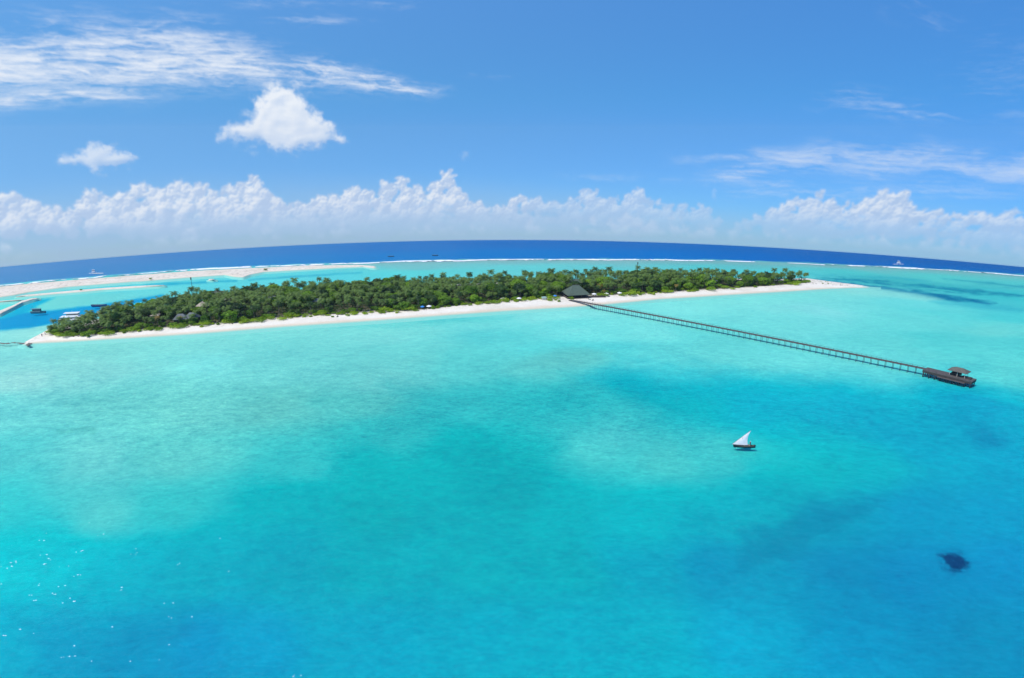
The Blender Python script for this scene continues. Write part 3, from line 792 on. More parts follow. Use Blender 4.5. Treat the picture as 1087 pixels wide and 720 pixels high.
# ------------------------------------------------------------------ the island and the sandbanks
def land(name, x0, x1, step, Fr, V, B, Wb, zc, debris=0.3, veg=None, wetw=1.0, skirt=5.0, nin=14, mat='sand'):
    "a strip of land between the front waterline Fr, crest lines V and B and the rear waterline Wb"
    xs = np.arange(x0, x1 + step, step)
    z = zc(xs)
    p0 = ground(xs, Fr(xs), 0.0)
    def G2(fn, zz):
        out = np.empty((len(xs), 3))
        for i, (a, b, c) in enumerate(zip(xs, fn(xs), zz)): out[i] = ground(a, b, c)
        return out
    pv = G2(V, z); pb = G2(B, z)
    pw = ground(xs, Wb(xs), 0.0) if not callable(getattr(Wb, 'push', None)) else None
    rad = p0[:, :2] / np.linalg.norm(p0[:, :2], axis=1, keepdims=True)
    rows, hz_, vg, wt_, sb, db = [], [], [], [], [], []
    def row(xy, h, v, w, s, d):
        h = np.where(z < 0, np.minimum(h, z), h)
        q = np.concatenate([xy, surf(xy[:, 0], xy[:, 1], h)[:, None]], 1)
        rows.append(q); vg.append(v + 0 * xs); wt_.append(w + 0 * xs); sb.append(np.maximum(s + 0 * xs, np.clip(-(h + 0 * xs) * 1.3 + 0.25 * ((h + 0 * xs) < 0.02), 0, 1))); db.append(d + 0 * xs)
    jit = (fbm(xs / 14, xs * 0, 611, 4) - 0.5) * 2.5
    skirt = (skirt * np.clip(np.minimum((xs - x0 + .5) / 9, (x1 - xs + .5) / 9), 0.04, 1))[:, None]
    for k in (1.0, 0.6, 0.3, 0.12):
        row(p0[:, :2] - rad * (skirt * k), -2.0 * k, 0, 1, min(1, 0.35 + k * 1.3), 0)
    for t in np.linspace(0, 1, 16):
        xy = p0[:, :2] * (1 - t) + pv[:, :2] * t
        h = z * (1 - (1 - t) ** 1.8)
        row(xy, h + 0.02, 0, sstep(0.34 * wetw, 0.0, t) * 0.9, np.where(t < .02, 0.2, 0), debris * sstep(0.5, 1.0, t))
    vmask = veg(xs) if veg is not None else 0 * xs
    for t in np.linspace(0, 1, nin)[1:]:
        xy = pv[:, :2] * (1 - t) + pb[:, :2] * t
        row(xy, z + 0.02 + 0.25 * np.minimum(z, 1) * sin(pi * t), vmask * sstep(0.02, 0.10, t), 0, 0, debris)
    for t in np.linspace(0, 1, 6)[1:]:
        xy = pb[:, :2] * (1 - t) + pw[:, :2] * t
        row(xy, z * (1 - t ** 1.8) + 0.02, 0, t * 0.7, np.where(t > .98, 0.2, 0), 0)
    for k in (0.12, 0.3, 0.6, 1.0):
        row(pw[:, :2] + rad * (skirt * k), -2.0 * k, 0, 1, min(1, 0.35 + k * 1.3), 0)
    Pn = np.array(rows)
    return struct(obj(name, grid_mesh(name, Pn, M[mat], {'veg': np.array(vg), 'wet': np.array(wt_), 'sub': np.array(sb), 'debris': np.array(db)})))

FRONT = PL([(18, 366.5), (26, 365.5), (35, 364), (60, 362.8), (100, 360.5), (150, 357.5), (200, 354.3), (250, 350.4), (300, 346.3), (350, 343), (400, 339.6), (450, 335.8), (500, 332.2), (530, 330), (575, 327.3),
            (610, 325.2), (640, 323), (700, 317.2), (740, 314.8), (780, 312.3), (840, 308.8), (880, 306.3), (905, 305.3), (925, 305.3), (938, 305.6), (985, 308)])
VEG = PL([(18, 365.4), (26, 364.2), (35, 361), (45, 357.4), (51, 354.6), (58, 356), (66, 357.8), (100, 356), (150, 351.2), (200, 346.8), (250, 343), (290, 339), (340, 335), (390, 332.4), (450, 329.4), (480, 325.4), (510, 322.8),
          (550, 319.4), (595, 316.2), (640, 314.3), (700, 311.6), (740, 308.5), (780, 306.3), (820, 303.6), (857, 300.8), (880, 302), (905, 303.4), (925, 304.9), (938, 305.4), (985, 307.8)])
BACK = PL([(18, 364.8), (26, 363.8), (35, 359.4), (45, 355), (51, 352.5), (60, 351), (75, 349), (90, 346.5), (110, 343), (130, 337), (150, 332.5), (165, 328.5), (190, 325), (240, 318.5), (270, 315.5), (300, 313), (340, 310), (400, 307), (450, 304.8),
           (500, 302.5), (550, 300.8), (600, 299.5), (650, 298.3), (700, 297.4), (750, 297.2), (790, 297.6), (830, 298), (857, 297.3), (880, 299.4), (905, 302), (925, 304.6), (938, 305.3), (985, 307.7)])
BWAT = PL([(18, 364.4), (26, 363.6), (35, 358.6), (45, 353.4), (51, 349.5), (60, 347), (75, 344.5), (90, 341.5), (110, 338), (130, 333), (150, 329), (190, 322.5), (240, 316.5), (300, 311), (400, 305), (500, 301),
           (600, 298), (700, 296), (790, 296), (830, 296.2), (857, 295.6), (880, 298.8), (905, 301.8), (925, 304.4), (938, 305.2), (985, 307.6)])
ZC = PL([(18, -1.7), (26, -.1), (29, 0.2), (35, 0.5), (51, 1.0), (80, 1.3), (840, 1.3), (870, 1.2), (905, 0.4), (914, 0.05), (920, -0.2), (932, -1.4), (938, -1.95)])
isl = land('island_ground', 18, 937.5, 1.5, FRONT, VEG, BACK, BWAT, ZC, 0.8, PL([(51, 0), (56, 1), (850, 1), (860, 0)]))
# far sandbank behind the lagoon, then the thin bars in front of it
bankU = PL([(-120, 316), (-60, 310.6), (0, 304.4), (30, 301.4), (70, 298), (140, 292.6), (200, 288), (260, 285), (330, 282), (380, 281.3), (404, 282.9)])
bankL = PL([(-120, 331), (-60, 323), (0, 315.2), (15, 313), (30, 310), (70, 304.5), (100, 302), (140, 298.8), (150, 298.4), (200, 294.4), (238, 291.7), (248, 293.6), (258, 294.2), (266, 291.2), (280, 288.5), (320, 286.3), (360, 284),
            (385, 283.2), (398, 284.6), (404, 284.4)])
def mid(a, b, t, dz=0.0): return lambda q: a(q) * (1 - t) + b(q) * t
land('sandbank', -110, 403, 1.5, bankL, mid(bankL, bankU, 0.18), mid(bankL, bankU, 0.85), bankU, PL([(-120, 0.5), (200, 0.4), (385, 0.3), (397, 0.05), (403, -1.2)]), 0.9, skirt=9, wetw=0.9, mat='rubble')
def bar(pts, zc=0.3, n='sandbar'):
    c = PL([(a, b) for a, b, w in pts]); w = PL([(a, w) for a, b, w in pts])
    lo = lambda q: c(q) + w(q) / 2; hi = lambda q: c(q) - w(q) / 2
    land(n, pts[0][0], pts[-1][0], 1.5, lo, mid(lo, hi, .3), mid(lo, hi, .7), hi, PL([(pts[0][0], -1.3), (pts[0][0] + 3, zc * .5), (pts[0][0] + 8, zc), (pts[-1][0] - 8, zc), (pts[-1][0] - 3, zc * .5), (pts[-1][0], -1.3)]), 0.7, skirt=4, wetw=1.0, nin=4, mat='rubble')
bar([(15, 315.4, .4), (28, 313.8, 1.5), (40, 312.8, 1.6), (60, 310.9, 1.7), (86, 308.7, 2.0), (110, 306.6, 1.7), (140, 304.8, 1.7), (165, 303.4, 1.2), (177, 303, .4)])
bar([(-80, 325, 1.4), (0, 320.2, 1.2), (14, 319, 1.0), (26, 318.4, .3)])
bar([(-80, 345, 5), (-40, 339, 4.5), (0, 331.6, 3.6), (8, 328, 3.0), (16, 324.4, 2.4), (24, 320.2, 2.2), (34, 317.6, 1.6), (42, 316.6, .4)])
bar([(219, 297.6, .3), (222, 297, 1.3), (226, 296.8, 1.2), (230, 297, .3)], 0.5)

# ------------------------------------------------------------------ plants
def rot2(v, a): return np.stack([v[..., 0] * cos(a) - v[..., 1] * sin(a), v[..., 0] * sin(a) + v[..., 1] * cos(a), v[..., 2]], -1)

def palm_crown(h, r, nf, seed, top=(0, 0)):
    g = np.random.default_rng(seed); Q = []
    for i in range(nf):
        a = 2.399 * i + g.uniform(-.25, .25)
        k = i / nf
        el_ = radians(72) * (1 - k) + radians(-28) * k + g.uniform(-.12, .12)
        L_ = r * g.uniform(0.85, 1.1); seg = 9
        p = np.array([0.0, 0.0]); pts = [p.copy()]; e_ = el_
        for s in range(seg):
            e_ -= radians(9 + 5 * s / seg) * (1.15 if el_ > 0 else .7)
            p = p + np.array([cos(e_), sin(e_)]) * L_ / seg
            pts.append(p.copy())
        pts = np.array(pts)
        for s in range(1, seg):
            w = 0.62 * sin(pi * min(1, (s + 0.9) / (seg + .6))) * (r / 3.0) + 0.08
            a0, a1 = pts[s], pts[s] * 0.45 + pts[s + 1] * 0.55
            for side in (-1, 1):
                drop = w * g.uniform(0.35, 0.8); fwd = w * 0.35
                q = np.array([[a0[0], 0, a0[1]], [a1[0], 0, a1[1]], [a1[0] + fwd, side * w, a1[1] - drop], [a0[0] + fwd * .8, side * w, a0[1] - drop]])
                q[2:, 1] *= 1
                Q.append(rot2(q, a))
    Q = np.array(Q); Q[..., 2] += h; Q[..., 0] += top[0]; Q[..., 1] += top[1]
    return Q

def palm_variant(h, r, seed):
    g = random.Random(seed)
    lean = g.uniform(0, 1.6); a = g.uniform(0, 6.28)
    tops = [(lean * (t ** 1.7) * cos(a), lean * (t ** 1.7) * sin(a), h * t) for t in (0, .3, .6, 1)]
    mb = MB()
    for i in range(3): mb.tube(tops[i], tops[i + 1], 0.2 - i * .03, 0.17 - i * .03, 5)
    for i in range(5):
        q = i * 1.256; mb.tube((tops[3][0] + .18 * cos(q), tops[3][1] + .18 * sin(q), h - .35), (tops[3][0] + .26 * cos(q), tops[3][1] + .26 * sin(q), h - .6), .12, .1, 5)
    return mb, palm_crown(h, r, g.randint(17, 22), seed, tops[3][:2])

PALMS = []
for i in range(9):
    h = [6.4, 7.2, 8.2, 8.6, 9.2, 10.2, 11.0, 5.4, 9.6][i]; r = 2.8 + (0.17 * i) % 0.7
    mb, Q = palm_variant(h, r, 40 + i)
    PALMS.append((mb.mesh('palm_trunk', M['trunk'], True), quads_mesh('palm_crown', Q, M['palm']), h, mb, Q))
GOLD = [quads_mesh('palm_crown', PALMS[k][4], M['palm_gold']) for k in (0, 7, 1)]

def leaf_quads(c, nrm, size, g):
    "leaf clumps at centres c facing roughly nrm"
    n = len(c)
    d = nrm + g.normal(0, 0.55, (n, 3)); d /= np.linalg.norm(d, axis=1, keepdims=True)
    u = np.cross(d, g.normal(0, 1, (n, 3))); u /= np.linalg.norm(u, axis=1, keepdims=True); w = np.cross(d, u)
    s = (size * g.uniform(0.6, 1.3, n))[:, None]
    return np.stack([c - u * s, c - w * s * .55, c + u * s, c + w * s * .55], 1)

def broad_crown(h, r, seed, lobes=16, per=170, size=0.34, flat=0.7):
    g = np.random.default_rng(seed); Q = []
    for i in range(lobes):
        a = 2.399 * i; rr = r * 0.72 * sqrt((i + .3) / lobes); lr = r * g.uniform(0.26, 0.46)
        cz = h - lr - (rr / r) ** 2 * h * 0.36 * g.uniform(.6, 1.4)
        cc = np.array([rr * cos(a), rr * sin(a), cz]) + g.normal(0, .2, 3)
        d = g.normal(0, 1, (per, 3)); d /= np.linalg.norm(d, axis=1, keepdims=True)
        d[:, 2] = np.where(d[:, 2] < -0.35, -d[:, 2], d[:, 2])
        rad = lr * g.uniform(0.7, 1.08, per)[:, None]
        Q.append(leaf_quads(cc + d * rad * np.array([1, 1, flat]), d, size, g))
    d = g.normal(0, 1, (per * 2, 3)); d /= np.linalg.norm(d, axis=1, keepdims=True)     # low skirt of foliage
    Q.append(leaf_quads(d * np.array([r * .8, r * .8, h * .25]) + np.array([0, 0, h * .45]), d, size * 1.2, g))
    return np.concatenate(Q)

def broad_trunk(h, r, seed):
    g = random.Random(seed); mb = MB()
    mb.tube((0, 0, 0), (0.2, 0.1, h * .4), .32, .24, 6)
    for i in range(5):
        a = i * 1.26 + g.random() * .5
        mb.tube((.2, .1, h * .38), (r * .55 * cos(a), r * .55 * sin(a), h * .75), .16, .06, 5)
    return mb

BROAD = []
for i, (h, r, mt) in enumerate([(7.5, 4.2, 'leaf'), (8.5, 4.8, 'leaf_dark'), (6.5, 3.8, 'leaf'), (9.5, 5.4, 'leaf'), (8.0, 4.4, 'leaf_dark'), (6.0, 3.4, 'leaf'), (9.0, 4.6, 'leaf_dark'), (5.0, 3.0, 'leaf')]):
    BROAD.append((broad_trunk(h, r, i).mesh('trunk', M['bark'], True), quads_mesh('crown', broad_crown(h, r, 80 + i), M[mt]), h, r))
SHRUB = []
for i, (h, r) in enumerate([(1.5, 1.6), (2.0, 2.2), (1.2, 1.3), (2.6, 2.6), (1.7, 2.6)]):
    SHRUB.append(quads_mesh('beach_shrub', broad_crown(h, r, 120 + i, 8, 60, 0.20, 0.6), M['scrub']))
BUSH = [quads_mesh('bush', broad_crown(h, r, 140 + i, 10, 80, 0.26, 0.7), M['leaf']) for i, (h, r) in enumerate([(3.0, 2.4), (3.8, 2.8), (2.4, 2.2)])]

# keep-clear spots (buildings): world x, y, radius
CLEAR = []
def clear_at(px, py, r): q = G(px, py, 1.4); CLEAR.append((q[0], q[1], r)); return q
hall_at = clear_at(611, 315.2, 10.5); clear_at(611, 305, 9)
ANNEX = clear_at(612, 307.5, 4.0)

grid_hits = {}
def free(x_, y_, r_, key):
    for cx, cy, cr in CLEAR:
        if (x_ - cx) ** 2 + (y_ - cy) ** 2 < (cr + r_ * .5) ** 2: return False
    L_ = grid_hits.setdefault(key, [])
    for (a, b, c) in L_:
        if abs(a - x_) < r_ + c and (a - x_) ** 2 + (b - y_) ** 2 < (0.5 * (r_ + c)) ** 2 * 4 * 0.25: return False
    L_.append((x_, y_, r_)); return True

def inside(px_, py_, m0=0.0, m1=0.0):
    return 52 < px_ < 857 and BACK(px_) + m1 < py_ < VEG(px_) - m0

def sample(n, rmin, key, m0, m1, tries=60000, band=None):
    out = []; P1 = ground(52, 352, 1.3); 
    for _ in range(tries):
        if len(out) >= n: break
        x_ = random.uniform(-330, 330); y_ = random.uniform(300, 760)
        z_ = float(surf(x_, y_, 1.3)); a, b = project(x_, y_, z_)
        if not inside(a, b, m0, m1): continue
        if band is not None and not band(a, b): continue
        if not free(x_, y_, rmin, key): continue
        out.append((x_, y_, z_, a, b))
    return out

def vegdepth(a, b): return (VEG(a) - b) / max(VEG(a) - BACK(a), 1)

# broadleaf trees stand in clumps; palms take the rest
def clump(x_, y_): return float(fbm(np.array([x_ / 34.0]), np.array([y_ / 34.0]), 901, 3)[0])
broad_pts = [q for q in sample(620, 6.0, 'b', 0.8, 0.5, 60000) if clump(q[0], q[1]) > 0.53][:200]
for q in broad_pts: grid_hits.setdefault('p', []).append((q[0], q[1], 2.8))
palm_pts = sample(1700, 3.9, 'p', 1.2, -0.3, 120000)
print('broad', len(broad_pts), 'palms', len(palm_pts))

def seen_key(q):      # how large and how open to view: near front line, or on the skyline
    d = vegdepth(q[3], q[4])
    return min(d, (1 - d) * 0.8)

def tree_obj(name, label, cat, group, trunk, crown, loc, rz, s):
    o = thing(name, label, cat, loc, rz, group)
    a = obj('trunk', trunk, o); b = obj('crown', crown, o)
    o.scale = (s, s, s)
    return o

for q in broad_pts:
    d = vegdepth(q[3], q[4])
    small = d < 0.14 or q[3] < 75
    i = random.choice([2, 5, 7]) if small else random.choice([0, 1, 2, 3, 4, 6, 0, 3])
    t, c, h, r = BROAD[i]
    dark = i in (1, 4, 6)
    s = random.uniform(0.85, 1.2)
    if q[3] > 760: s *= 0.85
    if q[3] < 130: s *= 0.8
    tree_obj('broadleaf_tree', 'dark green rounded broadleaf tree packed among the coconut palms' if dark else 'mid green rounded broadleaf tree packed among the coconut palms', 'tree',
             'dark broadleaf trees of the island' if dark else 'mid green broadleaf trees of the island', t, c, (q[0], q[1], q[2] - .1), random.uniform(0, 6.28), s)

for k in range(90):
    a_ = random.uniform(53, 135); t_ = random.random(); b_ = (VEG(a_) - .8) * (1 - t_) + (BACK(a_) - .4) * t_
    q_ = G(a_, b_, 1.3)
    if free(q_[0], q_[1], 2.2, 'left'): palm_pts.append((q_[0], q_[1], q_[2], a_, b_))
palm_pts.sort(key=seen_key)
def palm_pick(q):
    d = vegdepth(q[3], q[4])
    if q[3] < 90: i = random.choice([7, 0, 0, 1])
    elif d < 0.18: i = random.choice([7, 0, 0, 1, 2])
    elif d > 0.82: i = random.choice([0, 1, 2, 3, 7, 0, 1, 4])
    else: i = random.choice([1, 2, 3, 4, 8, 2])
    s = random.uniform(0.62, 1.22)
    if q[3] > 760: s *= 0.88
    if q[3] < 110: s *= 0.85
    return i, s
for q in palm_pts[:290]:
    i, s = palm_pick(q)
    front_ = vegdepth(q[3], q[4]) < 0.5
    tree_obj('coconut_palm', 'coconut palm near the seaward edge of the island grove' if front_ else 'coconut palm rising on the lagoon-side skyline of the island grove', 'palm tree',
             'coconut palms at the beach edge of the grove' if front_ else 'coconut palms along the rear skyline of the grove', PALMS[i][0], PALMS[i][1], (q[0], q[1], q[2] - .1), random.uniform(0, 6.28), s)
# all remaining palms of the grove's interior: one mass
TV, CV = [], []
tf = []
off = 0
for q in palm_pts[290:]:
    i, s = palm_pick(q); a = random.uniform(0, 6.28)
    Q = rot2(PALMS[i][4] * s, a) + np.array([q[0], q[1], q[2] - .1]); CV.append(Q)
me = quads_mesh('palm_grove', np.concatenate(CV), M['palm'])
gr = struct(obj('palm_grove', me), 'stuff')

# golden palms beside the hall and a few along the front
for k, (a, b, s) in enumerate([(630, 309.5, .95), (637, 310.5, 1.0), (644, 309.8, .9), (650, 311, .75), (641, 313.5, .6), (168, 347.5, .8), (191, 345.0, .7), (108, 341.5, 1.0), (717, 309.6, .7), (222, 342.5, .6)]):
    q = G(a, b, 1.3)
    lab = ['golden yellow palm immediately right of the large hall roof', 'tall golden palm in the middle of the golden row beside the hall', 'golden palm third in the row right of the hall', 'small golden palm at the right end of the row beside the hall',
           'low yellow palm on the sand right of the hall, in front of the golden row', 'yellowing palm at the left part of the beach edge, beside the grey-roofed huts', 'yellow low palm just right of the grey-roofed huts', 'orange-brown dying palm crown standing up by the white yacht',
           'yellowing low palm at the beach edge right of the jetty', 'small yellow palm at the beach edge below the tan roofed hut'][k]
    tree_obj('yellow_palm', lab, 'palm tree', None, PALMS[[0, 7, 1][k % 3]][0], GOLD[k % 3], q, k * 1.3, s)

# tall palms that stand clear of the canopy
for k, (a, ytop, lab) in enumerate([(206, 303, None), (156, 316, None), (110, 328, None), (233, 304, None), (340, 291.5, None), (350, 294, None), (303, 298, None), (382, 295, None), (399, 294, None), (430, 290, None), (446, 290, None), (453, 290, None),
                               (466, 292, None), (514, 287, None), (525, 290, None), (565, 287, None), (610, 283, None), (621, 282.5, None), (628, 283, None), (676, 279, None), (695, 281, None), (722, 282, None), (760, 282.5, None), (778, 284, None), (791, 284, None), (808, 287, None), (829, 287, None), (838, 291, None), (820, 289, None)]):
    b = BACK(a) + random.uniform(0.8, 3.0)
    q = G(a, b, 1.3); D = slant(q)
    need = (b - ytop - 2.2) * D / F / cos(radians(13))
    i = 5; s = need / (PALMS[i][2] + 1.6)
    tree_obj('tall_palm', 'slender tall coconut palm standing clear above the island skyline', 'palm tree', 'tall palms above the skyline', PALMS[i][0], PALMS[i][1], q, k * 2.1, max(.7, min(s, 1.6)))

# beach scrub along the sand, and green bushes behind it
n_s = 0
for k in range(236):
    a = random.uniform(54, 858)
    b = VEG(a) + random.triangular(-1.6, 1.6, -0.1)
    if 592 < a < 632: continue
    if a < 66: b = VEG(a) - .6
    q = G(a, b, 1.25)
    if not free(q[0], q[1], 2.0, 's'): continue
    o = obj('beach_shrub', random.choice(SHRUB), None, q, random.uniform(0, 6.28)); s = random.triangular(.6, 1.75, .9); o.scale = (s, s, s * random.uniform(.8, 1.1))
    tag(o, 'low yellow-green shrub in the scrub line between white sand and palms', 'shrub', 'scrub line along the beach')
for k in range(200):
    a = random.uniform(54, 852); b = VEG(a) - random.uniform(0.9, 3.2)
    if 588 < a < 636: continue
    q = G(a, b, 1.3)
    if not free(q[0], q[1], 3.0, 's2'): continue
    o = obj('green_bush', random.choice(BUSH), None, q, random.uniform(0, 6.28)); s = random.uniform(.7, 1.15); o.scale = (s, s, s)
    tag(o, 'green leafy bush behind the scrub line at the foot of the palms', 'bush', 'green bushes at the foot of the palms')
lone = [(323, 337.2, 'lone low shrub on the sand, larger one of the two left of the island middle'), (369, 335.6, 'single small green shrub on open sand left of the blue parasols'), (353, 337, 'small shrub on the sand between two others, left of the island middle'),
        (214, 347.6, 'small shrub on the sand at the left of the beach'), (584, 319.8, 'small shrub on the sand left of the hall, leftmost of a low row'), (590, 319.2, 'bright shrub on the sand left of the jetty start'),
        (593.5, 320.4, 'low shrub nearest the water left of the jetty start'), (606, 317.8, 'round green bush at the head of the jetty in front of the hall'), (668, 313.9, 'dense shrub standing forward on the sand right of the white parasols'),
        (421, 332.8, 'tiny shrub on pale sand in the middle of the island beach'), (515, 322.6, 'dry shrub at the beach edge where the palms end in a sandy gap')]
for k, (a, b, lab) in enumerate(lone):
    o = obj('beach_shrub', SHRUB[k % 3], None, G(a, b, 1.0), k); s = random.uniform(.6, .9) if k != 7 else 1.15; o.scale = (s, s, s); tag(o, lab, 'shrub')
for k, (a, b, lab) in enumerate([(282, 287.3, 'lone dark bush on the far sandbank, rightmost'), (160, 297.0, 'small dark bush at the lagoon edge of the far sandbank'), (86, 308.4, 'tiny dark bush on the thin sandbar before the sandbank')]):
    o = obj('bank_bush', BUSH[k % 3], None, G(a, b, 0.4), k); s = .75 if k == 0 else .5; o.scale = (s, s, s * .9); tag(o, lab, 'bush')
for k in range(16):
    a = random.uniform(862, 893); t = random.random(); b = VEG(a) * (1 - t) + BACK(a) * t
    o = obj('dune_tuft', SHRUB[2], None, G(a, b, 1.1), k); s = random.uniform(.25, .5); o.scale = (s, s, s * .8)
    tag(o, 'tiny grey-green tuft on the rough sand of the right point', 'tuft', 'tufts on the right sand point')

# undergrowth: uncountable leaves filling the floor of the grove
g = np.random.default_rng(5)
X_, Y_ = g.uniform(-330, 330, 330000), g.uniform(300, 760, 330000)
a, b = project(X_, Y_, surf(X_, Y_, 1.3))
k = (a > 53) & (a < 857) & (b < VEG(a) - 0.25) & (b > BACK(a) - 0.3)
for cx, cy, cr in CLEAR: k &= (X_ - cx) ** 2 + (Y_ - cy) ** 2 > cr ** 2
X_, Y_ = X_[k], Y_[k]
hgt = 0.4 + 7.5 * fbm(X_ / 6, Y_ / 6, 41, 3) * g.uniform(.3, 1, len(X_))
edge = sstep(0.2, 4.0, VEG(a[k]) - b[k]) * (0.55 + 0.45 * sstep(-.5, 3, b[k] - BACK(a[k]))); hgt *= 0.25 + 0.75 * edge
c = np.stack([X_, Y_, surf(X_, Y_, 1.3) + hgt], -1)
nr = g.normal(0, .4, c.shape); nr[:, 2] += 1
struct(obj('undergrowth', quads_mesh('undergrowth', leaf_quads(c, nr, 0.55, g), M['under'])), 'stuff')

# ------------------------------------------------------------------ buildings
def hip_roof(mb, w, d, z0, rise, ridge, over=0.0, th=0.25):
    x, y = w / 2 + over, d / 2 + over
    P = [(-x, -y, z0), (x, -y, z0), (x, y, z0), (-x, y, z0), (-ridge / 2, 0, z0 + rise), (ridge / 2, 0, z0 + rise), (-x, -y, z0 - th), (x, -y, z0 - th), (x, y, z0 - th), (-x, y, z0 - th)]
    mb.add(P, [(0, 1, 5, 4), (1, 2, 5), (2, 3, 4, 5), (3, 0, 4), (0, 6, 7, 1), (1, 7, 8, 2), (2, 8, 9, 3), (3, 9, 6, 0), (9, 8, 7, 6)])

hall = thing('beach_hall', 'large open beach hall with steep dark green-grey hipped roof at the head of the jetty', 'building', hall_at, radians(14))
mb = MB(); mb.box((0, 0, .25), (15.5, 12.5, .5)); obj('floor_deck', mb.mesh('floor_deck', M['wood']), hall)
mb = MB(); hip_roof(mb, 14.5, 12, 2.8, 5.5, 3.8, 0.6); rf = obj('roof', mb.mesh('roof', M['roof']), hall)
mb = MB(); mb.box((0, 0, 8.35), (4.3, .5, .25)); obj('ridge_cap', mb.mesh('ridge_cap', M['darkwood']), rf)
for sx in (-1, -.33, .33, 1):
    for sy in (-1, 1):
        mb = MB(); mb.box((sx * 6.8, sy * 5.5, 1.7), (.35, .35, 2.5)); obj('post', mb.mesh('post', M['darkwood']), hall)
mb = MB(); mb.box((0, 3.8, 1.55), (12, .3, 2.1)); obj('rear_wall', mb.mesh('rear_wall', M['darkwood']), hall)
mb = MB(); mb.box((2, 0, 1.0), (5, 1.2, 1.0)); obj('counter', mb.mesh('counter', M['wood']), hall)
annex = thing('rear_pavilion', 'smaller dark roofed building peeking over the hall roof from behind', 'building', ANNEX, radians(10))
mb = MB(); hip_roof(mb, 11, 6, 5.6, 2.0, 7.5, .4); obj('roof', mb.mesh('roof', M['roof']), annex)
mb = MB(); mb.box((0, 0, 2.75), (10, 5.4, 5.4)); obj('wall', mb.mesh('wall', M['darkwood']), annex)
mb = MB(); mb.box((0, -2.74, 3.6), (5, .08, 1.2)); obj('window', mb.mesh('window', M['glass']), annex)
q = G(625, 315.6, 1.35)
ter = thing('terrace', 'dark timber terrace on the sand along the right side of the hall', 'terrace', (q[0], q[1], q[2]), radians(8))
mb = MB(); mb.box((2, 0, .2), (19, 3.2, .3)); obj('deck', mb.mesh('deck', M['darkwood']), ter)
mb = MB()
for i in range(9): mb.box((-7 + i * 2.2, -1.5, .75), (.1, .1, .9))
mb.box((2, -1.5, 1.2), (18.5, .12, .1)); obj('railing', mb.mesh('railing', M['darkwood']), ter)

def hut(px, py, w, d, hw, rise, mat, label, rz=0.2, wall='darkwood', z=1.3):
    q = G(px, py, z)
    t = thing('hut', label, 'hut', q, rz)
    mb = MB(); hip_roof(mb, w, d, hw, rise, w * .4, .4, .15); obj('roof', mb.mesh('roof', M[mat]), t)
    mb = MB(); mb.box((0, 0, hw / 2 - .1), (w - .4, d - .4, hw - .2)); obj('wall', mb.mesh('wall', M[wall]), t)
    mb = MB(); mb.box((-w * .2, -d / 2 + .17, 1.1), (.9, .08, 2.0)); obj('door', mb.mesh('door', M['darkwood']), t)
    mb = MB(); mb.box((w * .22, -d / 2 + .17, 1.6), (1.1, .08, .9)); obj('window', mb.mesh('window', M['glass']), t)
    return t
HUTS = [(193, 343.5, 7, 5.5, 3.2, 2.6, 'greyroof', 'grey roofed hut at the beach edge, left one of the pair', .25), (205, 342.5, 6.5, 5.5, 3.2, 2.8, 'greyroof', 'grey roofed hut at the beach edge, right one of the pair', -.15),
        (217, 334.5, 7, 6, 6.2, 1.6, 'tanroof', 'tan roofed hut showing among palms above the grey pair', .1), (176, 338, 5, 4, 5.2, 1.4, 'tanroof', 'pale roofed hut among trees left of the grey roofed pair', .3),
        (231, 315.5, 8, 5, 3.6, 1.2, 'greyroof', 'grey roofed building behind the palms at the lagoon side, left part', .2), (339, 327, 6, 5, 5.0, 1.2, 'greyroof', 'grey roofed hut half hidden in the middle of the grove', .1),
        (291, 325, 5, 4, 6.0, 1.2, 'greyroof', 'small grey hut hidden in palms left of the island middle', .3), (755, 304.4, 6.5, 5, 5.0, 1.6, 'greyroof', 'grey roofed hut in the trees of the right part of the island', -.1),
        (166, 342.5, 4, 3.5, 4.6, 1.2, 'tanroof', 'tiny pale hut in the trees, leftmost of the huts', .2)]
for h in HUTS: hut(*h)
q = G(577.5, 318.6, 1.3)
aw = thing('beach_kiosk', 'small pale green kiosk on the sand left of the hall', 'kiosk', q, .1)
mb = MB(); mb.box((0, 0, .9), (2.8, 1.6, 1.8)); obj('wall', mb.mesh('wall', M['plaster']), aw)
mb = MB(); hip_roof(mb, 3.2, 2.2, 1.85, .6, 1.6, .2, .12); obj('roof', mb.mesh('roof', simple('pale_green_roof', (.25, .38, .33))), aw)
# radio mast
def mast(px, py, h, label, mat='darkwood', cat='mast'):
    q = G(px, py, 1.3); t = thing('mast', label, cat, q)
    mb = MB(); mb.tube((0, 0, 0), (0, 0, h), .22, .12, 6); obj('pole', mb.mesh('pole', M[mat]), t)
    mb = MB(); mb.box((0, 0, h - .9), (.6, .45, 1.8)); obj('antenna', mb.mesh('antenna', M[mat]), t)
mast(676, 298.5, 15.0, 'dark mast rising above the canopy right of the hall')
mast(206, 319, 16.0, 'dark mast rising above the canopy in the left part of the island')

